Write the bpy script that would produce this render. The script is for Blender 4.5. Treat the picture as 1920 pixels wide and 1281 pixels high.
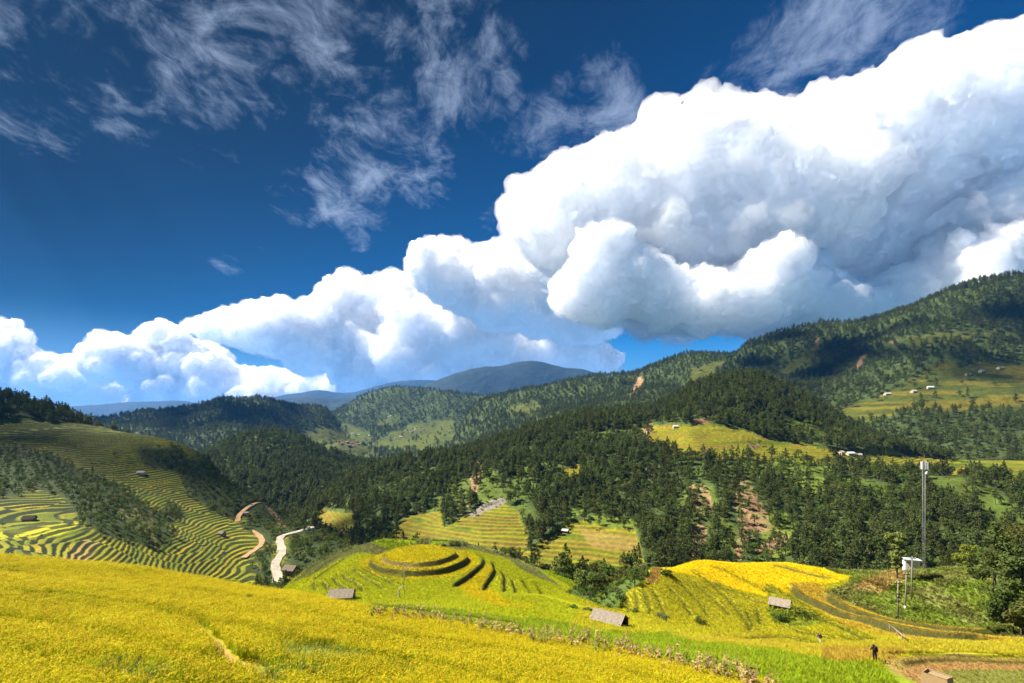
import bpy, bmesh, math, random
import numpy as np
from mathutils import Vector, Matrix
for ob in list(bpy.data.objects): bpy.data.objects.remove(ob)
sc = bpy.context.scene
COL = sc.collection
# ------------------------------------------------------------------ camera
F = 900.0; CX = 960.0; HY = 800.0          # focal length and horizon, in pixels of a 1920 wide frame
cam = bpy.data.cameras.new('camera'); cam_o = bpy.data.objects.new('camera', cam); COL.objects.link(cam_o)
cam.sensor_width = 36.0; cam.lens = 36.0*F/1920.0
cam_o.rotation_euler = (math.radians(90), 0, 0)
cam.shift_y = (HY-640.5)/1920.0
cam.clip_start = 0.5; cam.clip_end = 120000.0
sc.camera = cam_o
# ------------------------------------------------------------------ sun, sky
SUN_EL = math.radians(50); SUN_AZ = math.radians(-77)
sd = Vector((math.sin(SUN_AZ)*math.cos(SUN_EL), math.cos(SUN_AZ)*math.cos(SUN_EL), math.sin(SUN_EL)))
sun = bpy.data.lights.new('sun', 'SUN'); sun.energy = 5.0; sun.angle = math.radians(0.53); sun.color = (1, .94, .84)
sun_o = bpy.data.objects.new('sun', sun); COL.objects.link(sun_o)
sun_o.rotation_euler = (-sd).to_track_quat('-Z', 'Y').to_euler()
vs = sc.view_settings; vs.view_transform = 'Standard'; vs.look = 'None'; vs.exposure = 1.25; vs.gamma = 1; vs.use_curve_mapping = False
sc.cycles.max_bounces = 6; sc.cycles.diffuse_bounces = 4; sc.cycles.glossy_bounces = 1; sc.cycles.transmission_bounces = 2
sc.cycles.transparent_max_bounces = 8; sc.cycles.volume_bounces = 1; sc.cycles.adaptive_threshold = .02; sc.cycles.use_light_tree = False; sc.cycles.use_denoising = True
def make_world():
    w = bpy.data.worlds.new('World'); sc.world = w; w.use_nodes = True
    nt = w.node_tree; nt.nodes.clear(); N = nt.nodes.new; L = nt.links.new
    out = N('ShaderNodeOutputWorld'); bg = N('ShaderNodeBackground'); sky = N('ShaderNodeTexSky')
    sky.sky_type = 'NISHITA'; sky.sun_disc = False; sky.sun_elevation = SUN_EL; sky.sun_rotation = SUN_AZ
    sky.altitude = 1500; sky.air_density = 1.0; sky.dust_density = 0.2; sky.ozone_density = 3.0
    bg.inputs[1].default_value = 0.056
    def math_(op, a, b=None, c=None):
        n = N('ShaderNodeMath'); n.operation = op
        for i, v in enumerate((a, b, c)):
            if v is None: continue
            if isinstance(v, (int, float)): n.inputs[i].default_value = v
            else: L(v, n.inputs[i])
        return n.outputs[0]
    tc = N('ShaderNodeTexCoord'); D = tc.outputs['Generated']
    # a polarising filter: the sky deepens away from the bright side
    gam = N('ShaderNodeGamma'); gam.inputs[1].default_value = 1.42; L(sky.outputs[0], gam.inputs[0])
    hs = N('ShaderNodeHueSaturation'); hs.inputs['Saturation'].default_value = 1.62; hs.inputs['Hue'].default_value = .497; L(gam.outputs[0], hs.inputs['Color'])
    dp = N('ShaderNodeVectorMath'); dp.operation = 'DOT_PRODUCT'; L(D, dp.inputs[0]); dp.inputs[1].default_value = Vector((.6, .1, -.8)).normalized()
    mr = N('ShaderNodeMapRange'); mr.interpolation_type = 'SMOOTHSTEP'; L(dp.outputs['Value'], mr.inputs[0])
    for k, v in ((1, -.70), (2, .2), (3, .03), (4, .46)): mr.inputs[k].default_value = v
    mul = N('ShaderNodeMix'); mul.data_type = 'RGBA'; mul.blend_type = 'MULTIPLY'; mul.inputs[0].default_value = 1
    L(hs.outputs[0], mul.inputs[6]); cmb = N('ShaderNodeCombineColor')
    for k in range(3): L(mr.outputs[0], cmb.inputs[k])
    L(cmb.outputs[0], mul.inputs[7])
    # paler air towards the horizon
    spz = N('ShaderNodeSeparateXYZ'); L(D, spz.inputs[0]); hz = N('ShaderNodeMapRange'); hz.interpolation_type = 'SMOOTHSTEP'; L(spz.outputs[2], hz.inputs[0])
    for k, v in ((1, .20), (2, .02), (3, 0), (4, .78)): hz.inputs[k].default_value = v
    hm = N('ShaderNodeMix'); hm.data_type = 'RGBA'; L(hz.outputs[0], hm.inputs[0]); L(mul.outputs[2], hm.inputs[6]); hm.inputs[7].default_value = (2.7, 5.0, 8.6, 1)
    # thin high cloud, on a plane far overhead
    sp = N('ShaderNodeSeparateXYZ'); L(D, sp.inputs[0])
    den = math_('ADD', math_('MAXIMUM', sp.outputs[2], 0.0), .16)
    px = math_('DIVIDE', sp.outputs[0], den); py = math_('DIVIDE', sp.outputs[1], den)
    cv = N('ShaderNodeCombineXYZ'); L(px, cv.inputs[0]); L(py, cv.inputs[1])
    def noise(vec, scale, det, rough, dist, off=(0, 0, 0), sx=1, sy=1, rz=0):
        mp = N('ShaderNodeMapping'); mp.inputs['Location'].default_value = off; mp.inputs['Scale'].default_value = (sx, sy, 1); mp.inputs['Rotation'].default_value = (0, 0, rz)
        L(vec, mp.inputs[0]); n = N('ShaderNodeTexNoise'); L(mp.outputs[0], n.inputs['Vector'])
        n.inputs['Scale'].default_value = scale; n.inputs['Detail'].default_value = det; n.inputs['Roughness'].default_value = rough; n.inputs['Distortion'].default_value = dist
        return n.outputs[0]
    n1 = noise(cv.outputs[0], 3.7, 6, .64, .7, (3.1, 1.7, 0), 1.0, .95, .6)
    n2 = noise(cv.outputs[0], 13.0, 5, .70, .9, (7.7, 2.2, 0), 1.25, .85, .6)
    n3 = noise(cv.outputs[0], .9, 3, .5, 0, (1.1, 9.2, 0))
    def lobe(x, y, r0, r1, amp=1.0):
        v = Vector(((x-CX)/F, 1, (HY-y)/F)).normalized()
        d = N('ShaderNodeVectorMath'); d.operation = 'DOT_PRODUCT'; L(D, d.inputs[0]); d.inputs[1].default_value = v
        m = N('ShaderNodeMapRange'); m.interpolation_type = 'SMOOTHSTEP'; L(d.outputs['Value'], m.inputs[0])
        m.inputs[1].default_value = math.cos(math.radians(r1)); m.inputs[2].default_value = math.cos(math.radians(r0)); m.inputs[3].default_value = 0; m.inputs[4].default_value = amp
        return m.outputs[0]
    mask = None
    for a in LOBES:
        l = lobe(*a); mask = l if mask is None else math_('MAXIMUM', mask, l)
    # outside the frame the same broken sheet goes on
    far = N('ShaderNodeMapRange'); L(n3, far.inputs[0]); far.inputs[1].default_value = .5; far.inputs[2].default_value = .7; far.inputs[3].default_value = 0; far.inputs[4].default_value = .8
    back = N('ShaderNodeMapRange'); L(sp.outputs[1], back.inputs[0]); back.inputs[1].default_value = .45; back.inputs[2].default_value = .1; back.inputs[3].default_value = 0; back.inputs[4].default_value = 1
    mask = math_('MAXIMUM', mask, math_('MULTIPLY', far.outputs[0], back.outputs[0]))
    dens = math_('ADD', math_('MULTIPLY', n1, .70), math_('MULTIPLY', n2, .30))
    thr = math_('SUBTRACT', .66, math_('MULTIPLY', mask, .225))
    a = N('ShaderNodeMapRange'); a.interpolation_type = 'SMOOTHSTEP'; L(math_('SUBTRACT', dens, thr), a.inputs[0]); a.inputs[1].default_value = 0; a.inputs[2].default_value = .26; a.inputs[3].default_value = 0; a.inputs[4].default_value = .54
    al = math_('MULTIPLY', a.outputs[0], math_('MINIMUM', math_('MULTIPLY', mask, 1.6), 1.0))
    up = N('ShaderNodeMapRange'); L(sp.outputs[2], up.inputs[0]); up.inputs[1].default_value = .0; up.inputs[2].default_value = .1
    al = math_('MULTIPLY', al, up.outputs[0])
    mx = N('ShaderNodeMix'); mx.data_type = 'RGBA'; L(al, mx.inputs[0]); L(hm.outputs[2], mx.inputs[6]); mx.inputs[7].default_value = (4.6, 5.6, 7.4, 1)
    L(mx.outputs[2], bg.inputs[0]); L(bg.outputs[0], out.inputs[0])
    w.cycles.sampling_method = 'NONE'
LOBES = [(90, 60, 5, 13, .85), (330, 20, 5, 14, .9), (500, 70, 5, 12, .95), (430, 150, 2, 7, .7), (640, 20, 3, 9, .75),
         (860, 90, 4, 11, .95), (720, 250, 3, 9, .92), (660, 350, 3, 6.5, 1.0), (790, 320, 2, 6, .95), (560, 370, 1.5, 4.5, .8),
         (1560, 70, 5, 12, .95), (1420, 150, 3, 8, .9), (1100, 225, 3.5, 8.5, 1.1), (980, 240, 2, 5, .95), (1240, 190, 2, 6, .8),
         (672, 447, .8, 2.2, .95), (430, 485, .8, 2.6, .9), (480, 478, .4, 1.8, .8), (920, 415, .6, 2.0, .9)]
make_world()
# ------------------------------------------------------------------ helpers
RNG = np.random.default_rng(7)
def tag(o, label=None, cat=None, group=None, kind=None):
    if label: o['label'] = label
    if cat: o['category'] = cat
    if group: o['group'] = group
    if kind: o['kind'] = kind
    return o
def link(name, me, parent=None):
    o = bpy.data.objects.new(name, me); COL.objects.link(o)
    if parent is not None: o.parent = parent
    return o
def empty(name, loc, rz=0):
    o = bpy.data.objects.new(name, None); COL.objects.link(o); o.location = loc; o.rotation_euler = (0, 0, rz); o.empty_display_size = .3
    return o
def mesh_np(name, V, Fc, smooth=True):
    V = np.asarray(V, dtype=np.float32); Fc = np.asarray(Fc, dtype=np.int32)
    me = bpy.data.meshes.new(name); me.vertices.add(len(V)); me.vertices.foreach_set('co', V.ravel())
    k = Fc.shape[1]; me.loops.add(Fc.size); me.loops.foreach_set('vertex_index', Fc.ravel())
    me.polygons.add(len(Fc)); me.polygons.foreach_set('loop_start', np.arange(0, Fc.size, k, dtype=np.int32))
    me.polygons.foreach_set('use_smooth', np.full(len(Fc), smooth)); me.update(calc_edges=True)
    return me
def _h(ix, iy, s):
    n = (ix.astype(np.int64)*374761393 + iy.astype(np.int64)*668265263 + s*974634533) & 0xffffffff
    n = ((n ^ (n >> 13))*1274126177) & 0xffffffff
    return ((n ^ (n >> 16)) & 0xffffff)/float(0xffffff)
def vnoise(x, y, s=0):
    x = np.asarray(x, float); y = np.asarray(y, float)
    ix = np.floor(x); iy = np.floor(y); fx = x-ix; fy = y-iy
    fx = fx*fx*fx*(fx*(fx*6-15)+10); fy = fy*fy*fy*(fy*(fy*6-15)+10)
    a = _h(ix, iy, s); b = _h(ix+1, iy, s); c = _h(ix, iy+1, s); d = _h(ix+1, iy+1, s)
    return (a+(b-a)*fx)*(1-fy)+(c+(d-c)*fx)*fy
def fbm(x, y, sc_, o=4, s=0, g=.5):
    x = np.asarray(x)/sc_; y = np.asarray(y)/sc_; a = 1; t = 0; r = 0
    for k in range(o):
        r = r+a*(vnoise(x*1.0+k*17.3, y+k*9.1, s+k)*2-1); t += a; a *= g; x = x*2.03+y*.2; y = y*2.03-x*.1
    return r/t
def sstep(a, b, x):
    t = np.clip((x-a)/(b-a), 0, 1); return t*t*(3-2*t)
def inpoly(x, y, P):
    P = np.asarray(P, float); r = np.zeros(x.shape, bool); j = len(P)-1
    for i in range(len(P)):
        c = ((P[i, 1] > y) != (P[j, 1] > y)) & (x < (P[j, 0]-P[i, 0])*(y-P[i, 1])/(P[j, 1]-P[i, 1]+1e-9)+P[i, 0])
        r ^= c; j = i
    return r
def polydist(x, y, P, signed=False):
    P = np.asarray(P, float); best = np.full(x.shape, 1e9); sg = np.ones(x.shape); tt = np.zeros(x.shape)
    seg = np.hypot(*(P[1:]-P[:-1]).T); cum = np.concatenate([[0], np.cumsum(seg)])
    for i in range(len(P)-1):
        d = P[i+1]-P[i]; l2 = d@d+1e-12
        t = np.clip(((x-P[i, 0])*d[0]+(y-P[i, 1])*d[1])/l2, 0, 1)
        qx = x-P[i, 0]-t*d[0]; qy = y-P[i, 1]-t*d[1]; r = np.hypot(qx, qy); m = r < best
        best = np.where(m, r, best); sg = np.where(m, np.sign(d[0]*qy-d[1]*qx), sg); tt = np.where(m, cum[i]+t*seg[i], tt)
    return (best*sg if signed else best), tt/cum[-1]
def smooth_line(P, n=6):
    P = np.asarray(P, float); t = np.arange(len(P)); tt = np.linspace(0, len(P)-1, (len(P)-1)*n+1)
    Q = np.vstack([2*P[0]-P[1], P, 2*P[-1]-P[-2]]); o = []
    for v in tt:
        i = min(int(v), len(P)-2); f = v-i; p0, p1, p2, p3 = Q[i:i+4]
        o.append(.5*((2*p1)+(-p0+p2)*f+(2*p0-5*p1+4*p2-p3)*f*f+(-p0+3*p1-3*p2+p3)*f**3))
    return np.array(o)
class TPS:
    def __init__(s, pts, reg=0.0, scale=50.0):
        P = np.asarray(pts, float); s.c = P[:, :2]/scale; s.sc = scale; n = len(P)
        K = s.k(np.hypot(s.c[:, None, 0]-s.c[None, :, 0], s.c[:, None, 1]-s.c[None, :, 1]))+reg*np.eye(n)
        A = np.zeros((n+3, n+3)); A[:n, :n] = K; A[:n, n] = 1; A[:n, n+1:] = s.c; A[n, :n] = 1; A[n+1:, :n] = s.c.T
        s.w = np.linalg.solve(A, np.concatenate([P[:, 2], [0, 0, 0]]))
    def k(s, r): return r*r*np.log(r+1e-9)
    def __call__(s, x, y):
        x = np.asarray(x, float)/s.sc; y = np.asarray(y, float)/s.sc; n = len(s.c); z = s.w[n]+s.w[n+1]*x+s.w[n+2]*y
        for i in range(n): z = z+s.w[i]*s.k(np.hypot(x-s.c[i, 0], y-s.c[i, 1]))
        return z
def W(x, y, Y): return ((x-CX)/F*Y, Y, (HY-y)/F*Y)
class Layer:
    """A piece of ground: a sheet of points, columns fan out from the viewpoint, rows run away from it."""
    def __init__(s, xs, X, Y, Z): s.xs = xs; s.X = X; s.Y = Y; s.Z = Z; s.C = np.zeros(X.shape+(3,)); s.refresh()
    def refresh(s): s.py = HY-F*s.Z/s.Y; s.px = CX+F*s.X/s.Y
    def hit(s, x, y):
        j = int(np.clip(np.interp(x, s.xs, np.arange(len(s.xs))), 0, len(s.xs)-1)); c = s.py[:, j]
        k = np.where((c[:-1] > y) & (c[1:] <= y))[0]; i = k[0] if len(k) else int(np.argmin(np.abs(c-y)))
        i2 = min(i+1, len(c)-1); f = np.clip((c[i]-y)/(c[i]-c[i2]+1e-9), 0, 1) if len(k) else 0
        Y = s.Y[i, j]*(1-f)+s.Y[i2, j]*f; Z = s.Z[i, j]*(1-f)+s.Z[i2, j]*f
        return Vector(((x-CX)/F*Y, Y, Z))
    def at(s, gi, gj, A=None):
        i = np.clip(gi.astype(int), 0, s.X.shape[0]-2); j = np.clip(gj.astype(int), 0, s.X.shape[1]-2); f = gi-i; g = gj-j
        def q(A):
            if A.ndim == 3: f_, g_ = f[:, None], g[:, None]
            else: f_, g_ = f, g
            return (A[i, j]*(1-f_)+A[i+1, j]*f_)*(1-g_)+(A[i, j+1]*(1-f_)+A[i+1, j+1]*f_)*g_
        if A is not None: return q(A)
        return np.stack([q(s.X), q(s.Y), q(s.Z)], 1)
    def build(s, name, mat, flip=False):
        n, m = s.X.shape; I = np.arange(n*m).reshape(n, m)
        Q = np.stack([I[:-1, :-1], I[:-1, 1:], I[1:, 1:], I[1:, :-1]], -1).reshape(-1, 4)
        me = mesh_np(name, np.stack([s.X, s.Y, s.Z], -1).reshape(-1, 3), Q)
        a = me.attributes.new('Col', 'FLOAT_COLOR', 'POINT'); c = np.ones((n*m, 4), np.float32); c[:, :3] = s.C.reshape(-1, 3); a.data.foreach_set('color', c.ravel())
        me.materials.append(mat); o = link(name, me); tag(o, kind='structure'); s.o = o
        return o
    def scatter(s, dens, spacing, rng, n_max=60000):
        """random points, density = mask per area"""
        i0 = s.X[:-1, :-1]; dx = np.stack([s.X[:-1, 1:]-i0, s.Y[:-1, 1:]-s.Y[:-1, :-1], s.Z[:-1, 1:]-s.Z[:-1, :-1]], -1)
        dy = np.stack([s.X[1:, :-1]-i0, s.Y[1:, :-1]-s.Y[:-1, :-1], s.Z[1:, :-1]-s.Z[:-1, :-1]], -1)
        ar = np.abs(dx[..., 0]*dy[..., 1]-dx[..., 1]*dy[..., 0])
        p = (ar*dens[:-1, :-1]/spacing**2).ravel(); n = min(int(p.sum()), n_max)
        if n < 1: return np.zeros((0,)), np.zeros((0,))
        c = np.cumsum(p); k = np.searchsorted(c, (np.arange(n)+rng.random(n))/n*c[-1]); k = np.clip(k, 0, len(p)-1)
        return k//(s.X.shape[1]-1)+rng.random(n), k % (s.X.shape[1]-1)+rng.random(n)
def loft(lines, back, xs, nsub, tw=None):
    """Sheet through lines of (x, y, depth) given near to far, then a hidden back slope."""
    u = (xs-CX)/F; Ys = []; Zs = []
    for ln in lines:
        a = np.asarray(ln, float); Yv = np.interp(xs, a[:, 0], a[:, 2]); yv = np.interp(xs, a[:, 0], a[:, 1]); k = 9
        ys = np.convolve(np.pad(yv, k//2, 'edge'), np.ones(k)/k, 'valid'); Yv = np.convolve(np.pad(Yv, k, 'edge'), np.ones(2*k+1)/(2*k+1), 'valid')
        Ys.append(Yv); Zs.append((HY-ys)/F*Yv)
    for dY, dZ in back: Ys.append(Ys[-1]+dY); Zs.append(Zs[-1]+dZ)
    Ys = np.array(Ys); Zs = np.array(Zs); K = len(Ys); ro = []; rz = []
    for k in range(K-1):
        n = nsub[k]
        def g(A, i): return A[min(max(i, 0), K-1)]
        for q in range(n+(k == K-2)):
            f = q/n
            def cr(A, sharp):
                p0, p1, p2, p3 = g(A, k-1), g(A, k), g(A, k+1), g(A, k+2)
                if k == 0: p0 = 2*p1-p2
                if k == K-2: p3 = 2*p2-p1
                c = .5*((2*p1)+(-p0+p2)*f+(2*p0-5*p1+4*p2-p3)*f*f+(-p0+3*p1-3*p2+p3)*f**3)
                return c*(1-sharp)+(p1+(p2-p1)*f)*sharp
            ro.append(cr(Ys, 1.0)); rz.append(cr(Zs, .35))
    Y = np.array(ro); Z = np.array(rz); return Layer(xs, u[None]*Y, Y, Z)
# ------------------------------------------------------------------ materials
def mat_new(name, rough=.85, spec=.15):
    m = bpy.data.materials.new(name); m.use_nodes = True; b = m.node_tree.nodes['Principled BSDF']
    b.inputs['Roughness'].default_value = rough; b.inputs['Specular IOR Level'].default_value = spec
    return m, m.node_tree, b
def ground_mat(name, n_scale, var=.35, bump=.3, dist=.3, det=6):
    m, t, b = mat_new(name); N = t.nodes.new; L = t.links.new
    at = N('ShaderNodeAttribute'); at.attribute_name = 'Col'; tc = N('ShaderNodeTexCoord')
    n = N('ShaderNodeTexNoise'); n.inputs['Scale'].default_value = n_scale; n.inputs['Detail'].default_value = det; n.inputs['Roughness'].default_value = .65; L(tc.outputs['Object'], n.inputs['Vector'])
    n2 = N('ShaderNodeTexNoise'); n2.inputs['Scale'].default_value = n_scale*.11; n2.inputs['Detail'].default_value = 4; L(tc.outputs['Object'], n2.inputs['Vector'])
    r = N('ShaderNodeMapRange'); L(n.outputs[0], r.inputs[0]); r.inputs[1].default_value = .3; r.inputs[2].default_value = .7; r.inputs[3].default_value = 1-var; r.inputs[4].default_value = 1+var
    r2 = N('ShaderNodeMapRange'); L(n2.outputs[0], r2.inputs[0]); r2.inputs[1].default_value = .3; r2.inputs[2].default_value = .7; r2.inputs[3].default_value = 1-var*.6; r2.inputs[4].default_value = 1+var*.6
    mu = N('ShaderNodeMath'); mu.operation = 'MULTIPLY'; L(r.outputs[0], mu.inputs[0]); L(r2.outputs[0], mu.inputs[1])
    vm = N('ShaderNodeVectorMath'); vm.operation = 'SCALE'; L(at.outputs['Color'], vm.inputs[0]); L(mu.outputs[0], vm.inputs['Scale']); L(vm.outputs[0], b.inputs['Base Color'])
    bp = N('ShaderNodeBump'); bp.inputs['Strength'].default_value = bump; bp.inputs['Distance'].default_value = dist; L(n.outputs[0], bp.inputs['Height']); L(bp.outputs[0], b.inputs['Normal'])
    return m
def plain_mat(name, col, rough=.8, var=.2, scale=3.0, bump=.2, metal=0.0, spec=.2, stretch=(1, 1, 1)):
    m, t, b = mat_new(name, rough, spec); N = t.nodes.new; L = t.links.new; b.inputs['Metallic'].default_value = metal
    tc = N('ShaderNodeTexCoord'); mp = N('ShaderNodeMapping'); mp.inputs['Scale'].default_value = stretch; L(tc.outputs['Object'], mp.inputs[0])
    n = N('ShaderNodeTexNoise'); n.inputs['Scale'].default_value = scale; n.inputs['Detail'].default_value = 6; L(mp.outputs[0], n.inputs['Vector'])
    r = N('ShaderNodeMapRange'); L(n.outputs[0], r.inputs[0]); r.inputs[1].default_value = .3; r.inputs[2].default_value = .7; r.inputs[3].default_value = 1-var; r.inputs[4].default_value = 1+var
    vm = N('ShaderNodeVectorMath'); vm.operation = 'SCALE'; vm.inputs[0].default_value = col; L(r.outputs[0], vm.inputs['Scale']); L(vm.outputs[0], b.inputs['Base Color'])
    bp = N('ShaderNodeBump'); bp.inputs['Strength'].default_value = bump; bp.inputs['Distance'].default_value = .03; L(n.outputs[0], bp.inputs['Height']); L(bp.outputs[0], b.inputs['Normal'])
    return m
def leaf_mat(name, col, trans=.25, var=.35, tint=False):
    """foliage; colour varies from plant to plant"""
    m = bpy.data.materials.new(name); m.use_nodes = True; t = m.node_tree; N = t.nodes.new; L = t.links.new; b = t.nodes['Principled BSDF']; o = t.nodes['Material Output']
    b.inputs['Roughness'].default_value = .7; b.inputs['Specular IOR Level'].default_value = .06
    oi = N('ShaderNodeObjectInfo'); ge = N('ShaderNodeNewGeometry')
    r = N('ShaderNodeMapRange'); L(oi.outputs['Random'], r.inputs[0]); r.inputs[3].default_value = 1-var; r.inputs[4].default_value = 1+var
    r2 = N('ShaderNodeMapRange'); L(ge.outputs['Random Per Island'], r2.inputs[0]); r2.inputs[3].default_value = .75; r2.inputs[4].default_value = 1.3
    mu = N('ShaderNodeMath'); mu.operation = 'MULTIPLY'; L(r.outputs[0], mu.inputs[0]); L(r2.outputs[0], mu.inputs[1])
    vm = N('ShaderNodeVectorMath'); vm.operation = 'SCALE'; L(mu.outputs[0], vm.inputs['Scale'])
    if tint:
        a = N('ShaderNodeAttribute'); a.attribute_type = 'INSTANCER'; a.attribute_name = 'tint'; L(a.outputs['Vector'], vm.inputs[0])
    else: vm.inputs[0].default_value = col
    hs = N('ShaderNodeHueSaturation'); r3 = N('ShaderNodeMapRange'); L(oi.outputs['Random'], r3.inputs[0]); r3.inputs[3].default_value = .485; r3.inputs[4].default_value = .515
    L(r3.outputs[0], hs.inputs['Hue']); L(vm.outputs[0], hs.inputs['Color']); L(hs.outputs[0], b.inputs['Base Color'])
    tr = N('ShaderNodeBsdfTranslucent'); L(hs.outputs[0], tr.inputs[0]); mx = N('ShaderNodeMixShader'); mx.inputs[0].default_value = trans
    L(b.outputs[0], mx.inputs[1]); L(tr.outputs[0], mx.inputs[2]); L(mx.outputs[0], o.inputs[0])
    return m
M = {}
M['rice_ground'] = ground_mat('rice_ground', 1.2, .3, .4, .2)
M['terrace'] = ground_mat('terrace_ground', .9, .3, .5, .4)
M['vale'] = ground_mat('vale_ground', 2.2, .28, .5, .25)
M['wood_floor'] = ground_mat('wooded_ground', .35, .35, .6, 1.5)
M['mount'] = ground_mat('mountain_ground', .06, .4, .8, 8)
M['far'] = ground_mat('far_ground', .012, .4, .9, 30)
# ------------------------------------------------------------------ land
YEL = np.array((.53, .41, .008)); YGR = np.array((.38, .38, .010)); GRN = np.array((.20, .265, .010)); DKG = np.array((.045, .07, .014))
OCH = np.array((.36, .25, .03)); EARTH = np.array((.34, .185, .065)); STRAW = np.array((.33, .22, .07)); GRASS = np.array((.17, .23, .028)); MAIZE = np.array((.23, .24, .075))
WOOD = np.array((.055, .08, .02)); SHRUB = np.array((.075, .115, .02)); SCAR = np.array((.36, .215, .11)); BANK = np.array((.10, .105, .022))
LAYERS = []
def put(C, m, col):
    m = np.asarray(m, float)[..., None]; C[:] = C*(1-m)+np.asarray(col)*m
def warp(x, y, a, s, seed): return x+a*fbm(x, y, s, 3, seed), y+a*.6*fbm(x, y, s, 3, seed+50)
# --- the field in front
PA, PB, PC = -6.9, -.12, -.27
def plane_Y(x, y): return PA/((HY-y)/F-PB*(x-CX)/F-PC)
EDGE = np.array([(-400, 985), (-200, 1018), (0, 1046), (100, 1054), (250, 1073), (400, 1093), (550, 1116), (620, 1135), (690, 1148), (800, 1164), (900, 1179), (1000, 1197), (1100, 1212), (1200, 1232), (1300, 1257), (1400, 1285), (1450, 1307), (1600, 1350), (2100, 1500)], float)
xs = np.arange(-400, 2101, 5.0); u = (xs-CX)/F
ye = np.interp(xs, EDGE[:, 0], EDGE[:, 1]); Ye = plane_Y(xs, ye); Ye = np.convolve(np.pad(Ye, 6, 'edge'), np.ones(13)/13, 'valid')
t = np.linspace(0, 1, 110)[:, None]; Yf = 9+(Ye-9)*t; Xf = u*Yf
Zf = PA+PB*Xf+PC*Yf+.35*fbm(Xf, Yf, 14, 3, 3)+.08*fbm(Xf, Yf, 2.2, 2, 4)
r = [(.35, -.25), (.9, -1.1), (2.5, -2.6), (9, -7), (30, -26)]
Yf = np.vstack([Yf]+[Yf[-1]+a for a, b in r]); Zf = np.vstack([Zf]+[Zf[-1]+b for a, b in r]); Xf = u*Yf
FIELD = Layer(xs, Xf, Yf, Zf)
STEPS = np.zeros(Xf.shape); PLOT = np.zeros(Xf.shape)
for k, (off, a) in enumerate(((34, .16), (84, .22), (150, .24), (215, .2))):     # low terrace steps running along the slope
    ps = [(x_, np.interp(x_, EDGE[:, 0], EDGE[:, 1])+off*(1.0+.0004*(x_-400))+7*math.sin(x_*.011+k*2)) for x_ in range(-380, 1500, 60)]
    Q = np.array([W(x_, y_, plane_Y(x_, y_))[:2] for x_, y_ in ps]); d, tt = polydist(Xf, Yf, Q, True); d = d+.35*fbm(Xf, Yf, 4, 2, 400+k)
    Zf[:110] += (a*.5*np.tanh(d/.3)*np.exp(-np.abs(d)/2.2))[:110]; STEPS = np.maximum(STEPS, np.exp(-((d+.25)/.45)**2)); PLOT = np.where(d < 0, k+1, PLOT)
FIELD.refresh()
PATH = smooth_line([(352, 1160), (372, 1178), (388, 1195), (402, 1205), (415, 1222), (432, 1240), (455, 1252), (480, 1268), (500, 1283), (520, 1300)], 4)
PATHW = np.array([tuple(FIELD.hit(*p)) for p in PATH])
dP, tP = polydist(FIELD.X, FIELD.Y, PATHW[:, :2])
C = FIELD.C; C[:] = YEL*.5+YGR*.25
put(C, sstep(.2, .8, fbm(FIELD.X, FIELD.Y, 9, 4, 8)*.5+.5)*.6, GRN*.8)
put(C, (1-sstep(.16, .42, dP+.12*fbm(FIELD.X, FIELD.Y, 1.5, 3, 5)))*sstep(.02, .2, tP), EARTH*1.25)
PATCH = [((600, 1235), 2.6, 1.0), ((255, 1262), 2.1, .8), ((560, 1262), 2.0, .7), ((215, 1225), .5, 1.), ((770, 1268), 1.2, .7)]
grass_m = np.zeros(FIELD.X.shape)
for (a, b), rr, am in PATCH:
    h = FIELD.hit(a, b); d = np.hypot((FIELD.X-h.x)*.8, (FIELD.Y-h.y)*1.1)+.9*fbm(FIELD.X, FIELD.Y, 1.6, 3, 12)
    grass_m = np.maximum(grass_m, am*(1-sstep(rr*.4, rr, d)))
put(C, grass_m, GRASS*.9+STRAW*.2)
FIELD_CLEAR = np.maximum(grass_m, 1.08*(1-sstep(.28, .55, dP+.22*fbm(FIELD.X, FIELD.Y, 1.5, 3, 5)))*sstep(.03, .2, tP))
LAYERS.append((FIELD, 'rice_field', 'rice_ground'))
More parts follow.
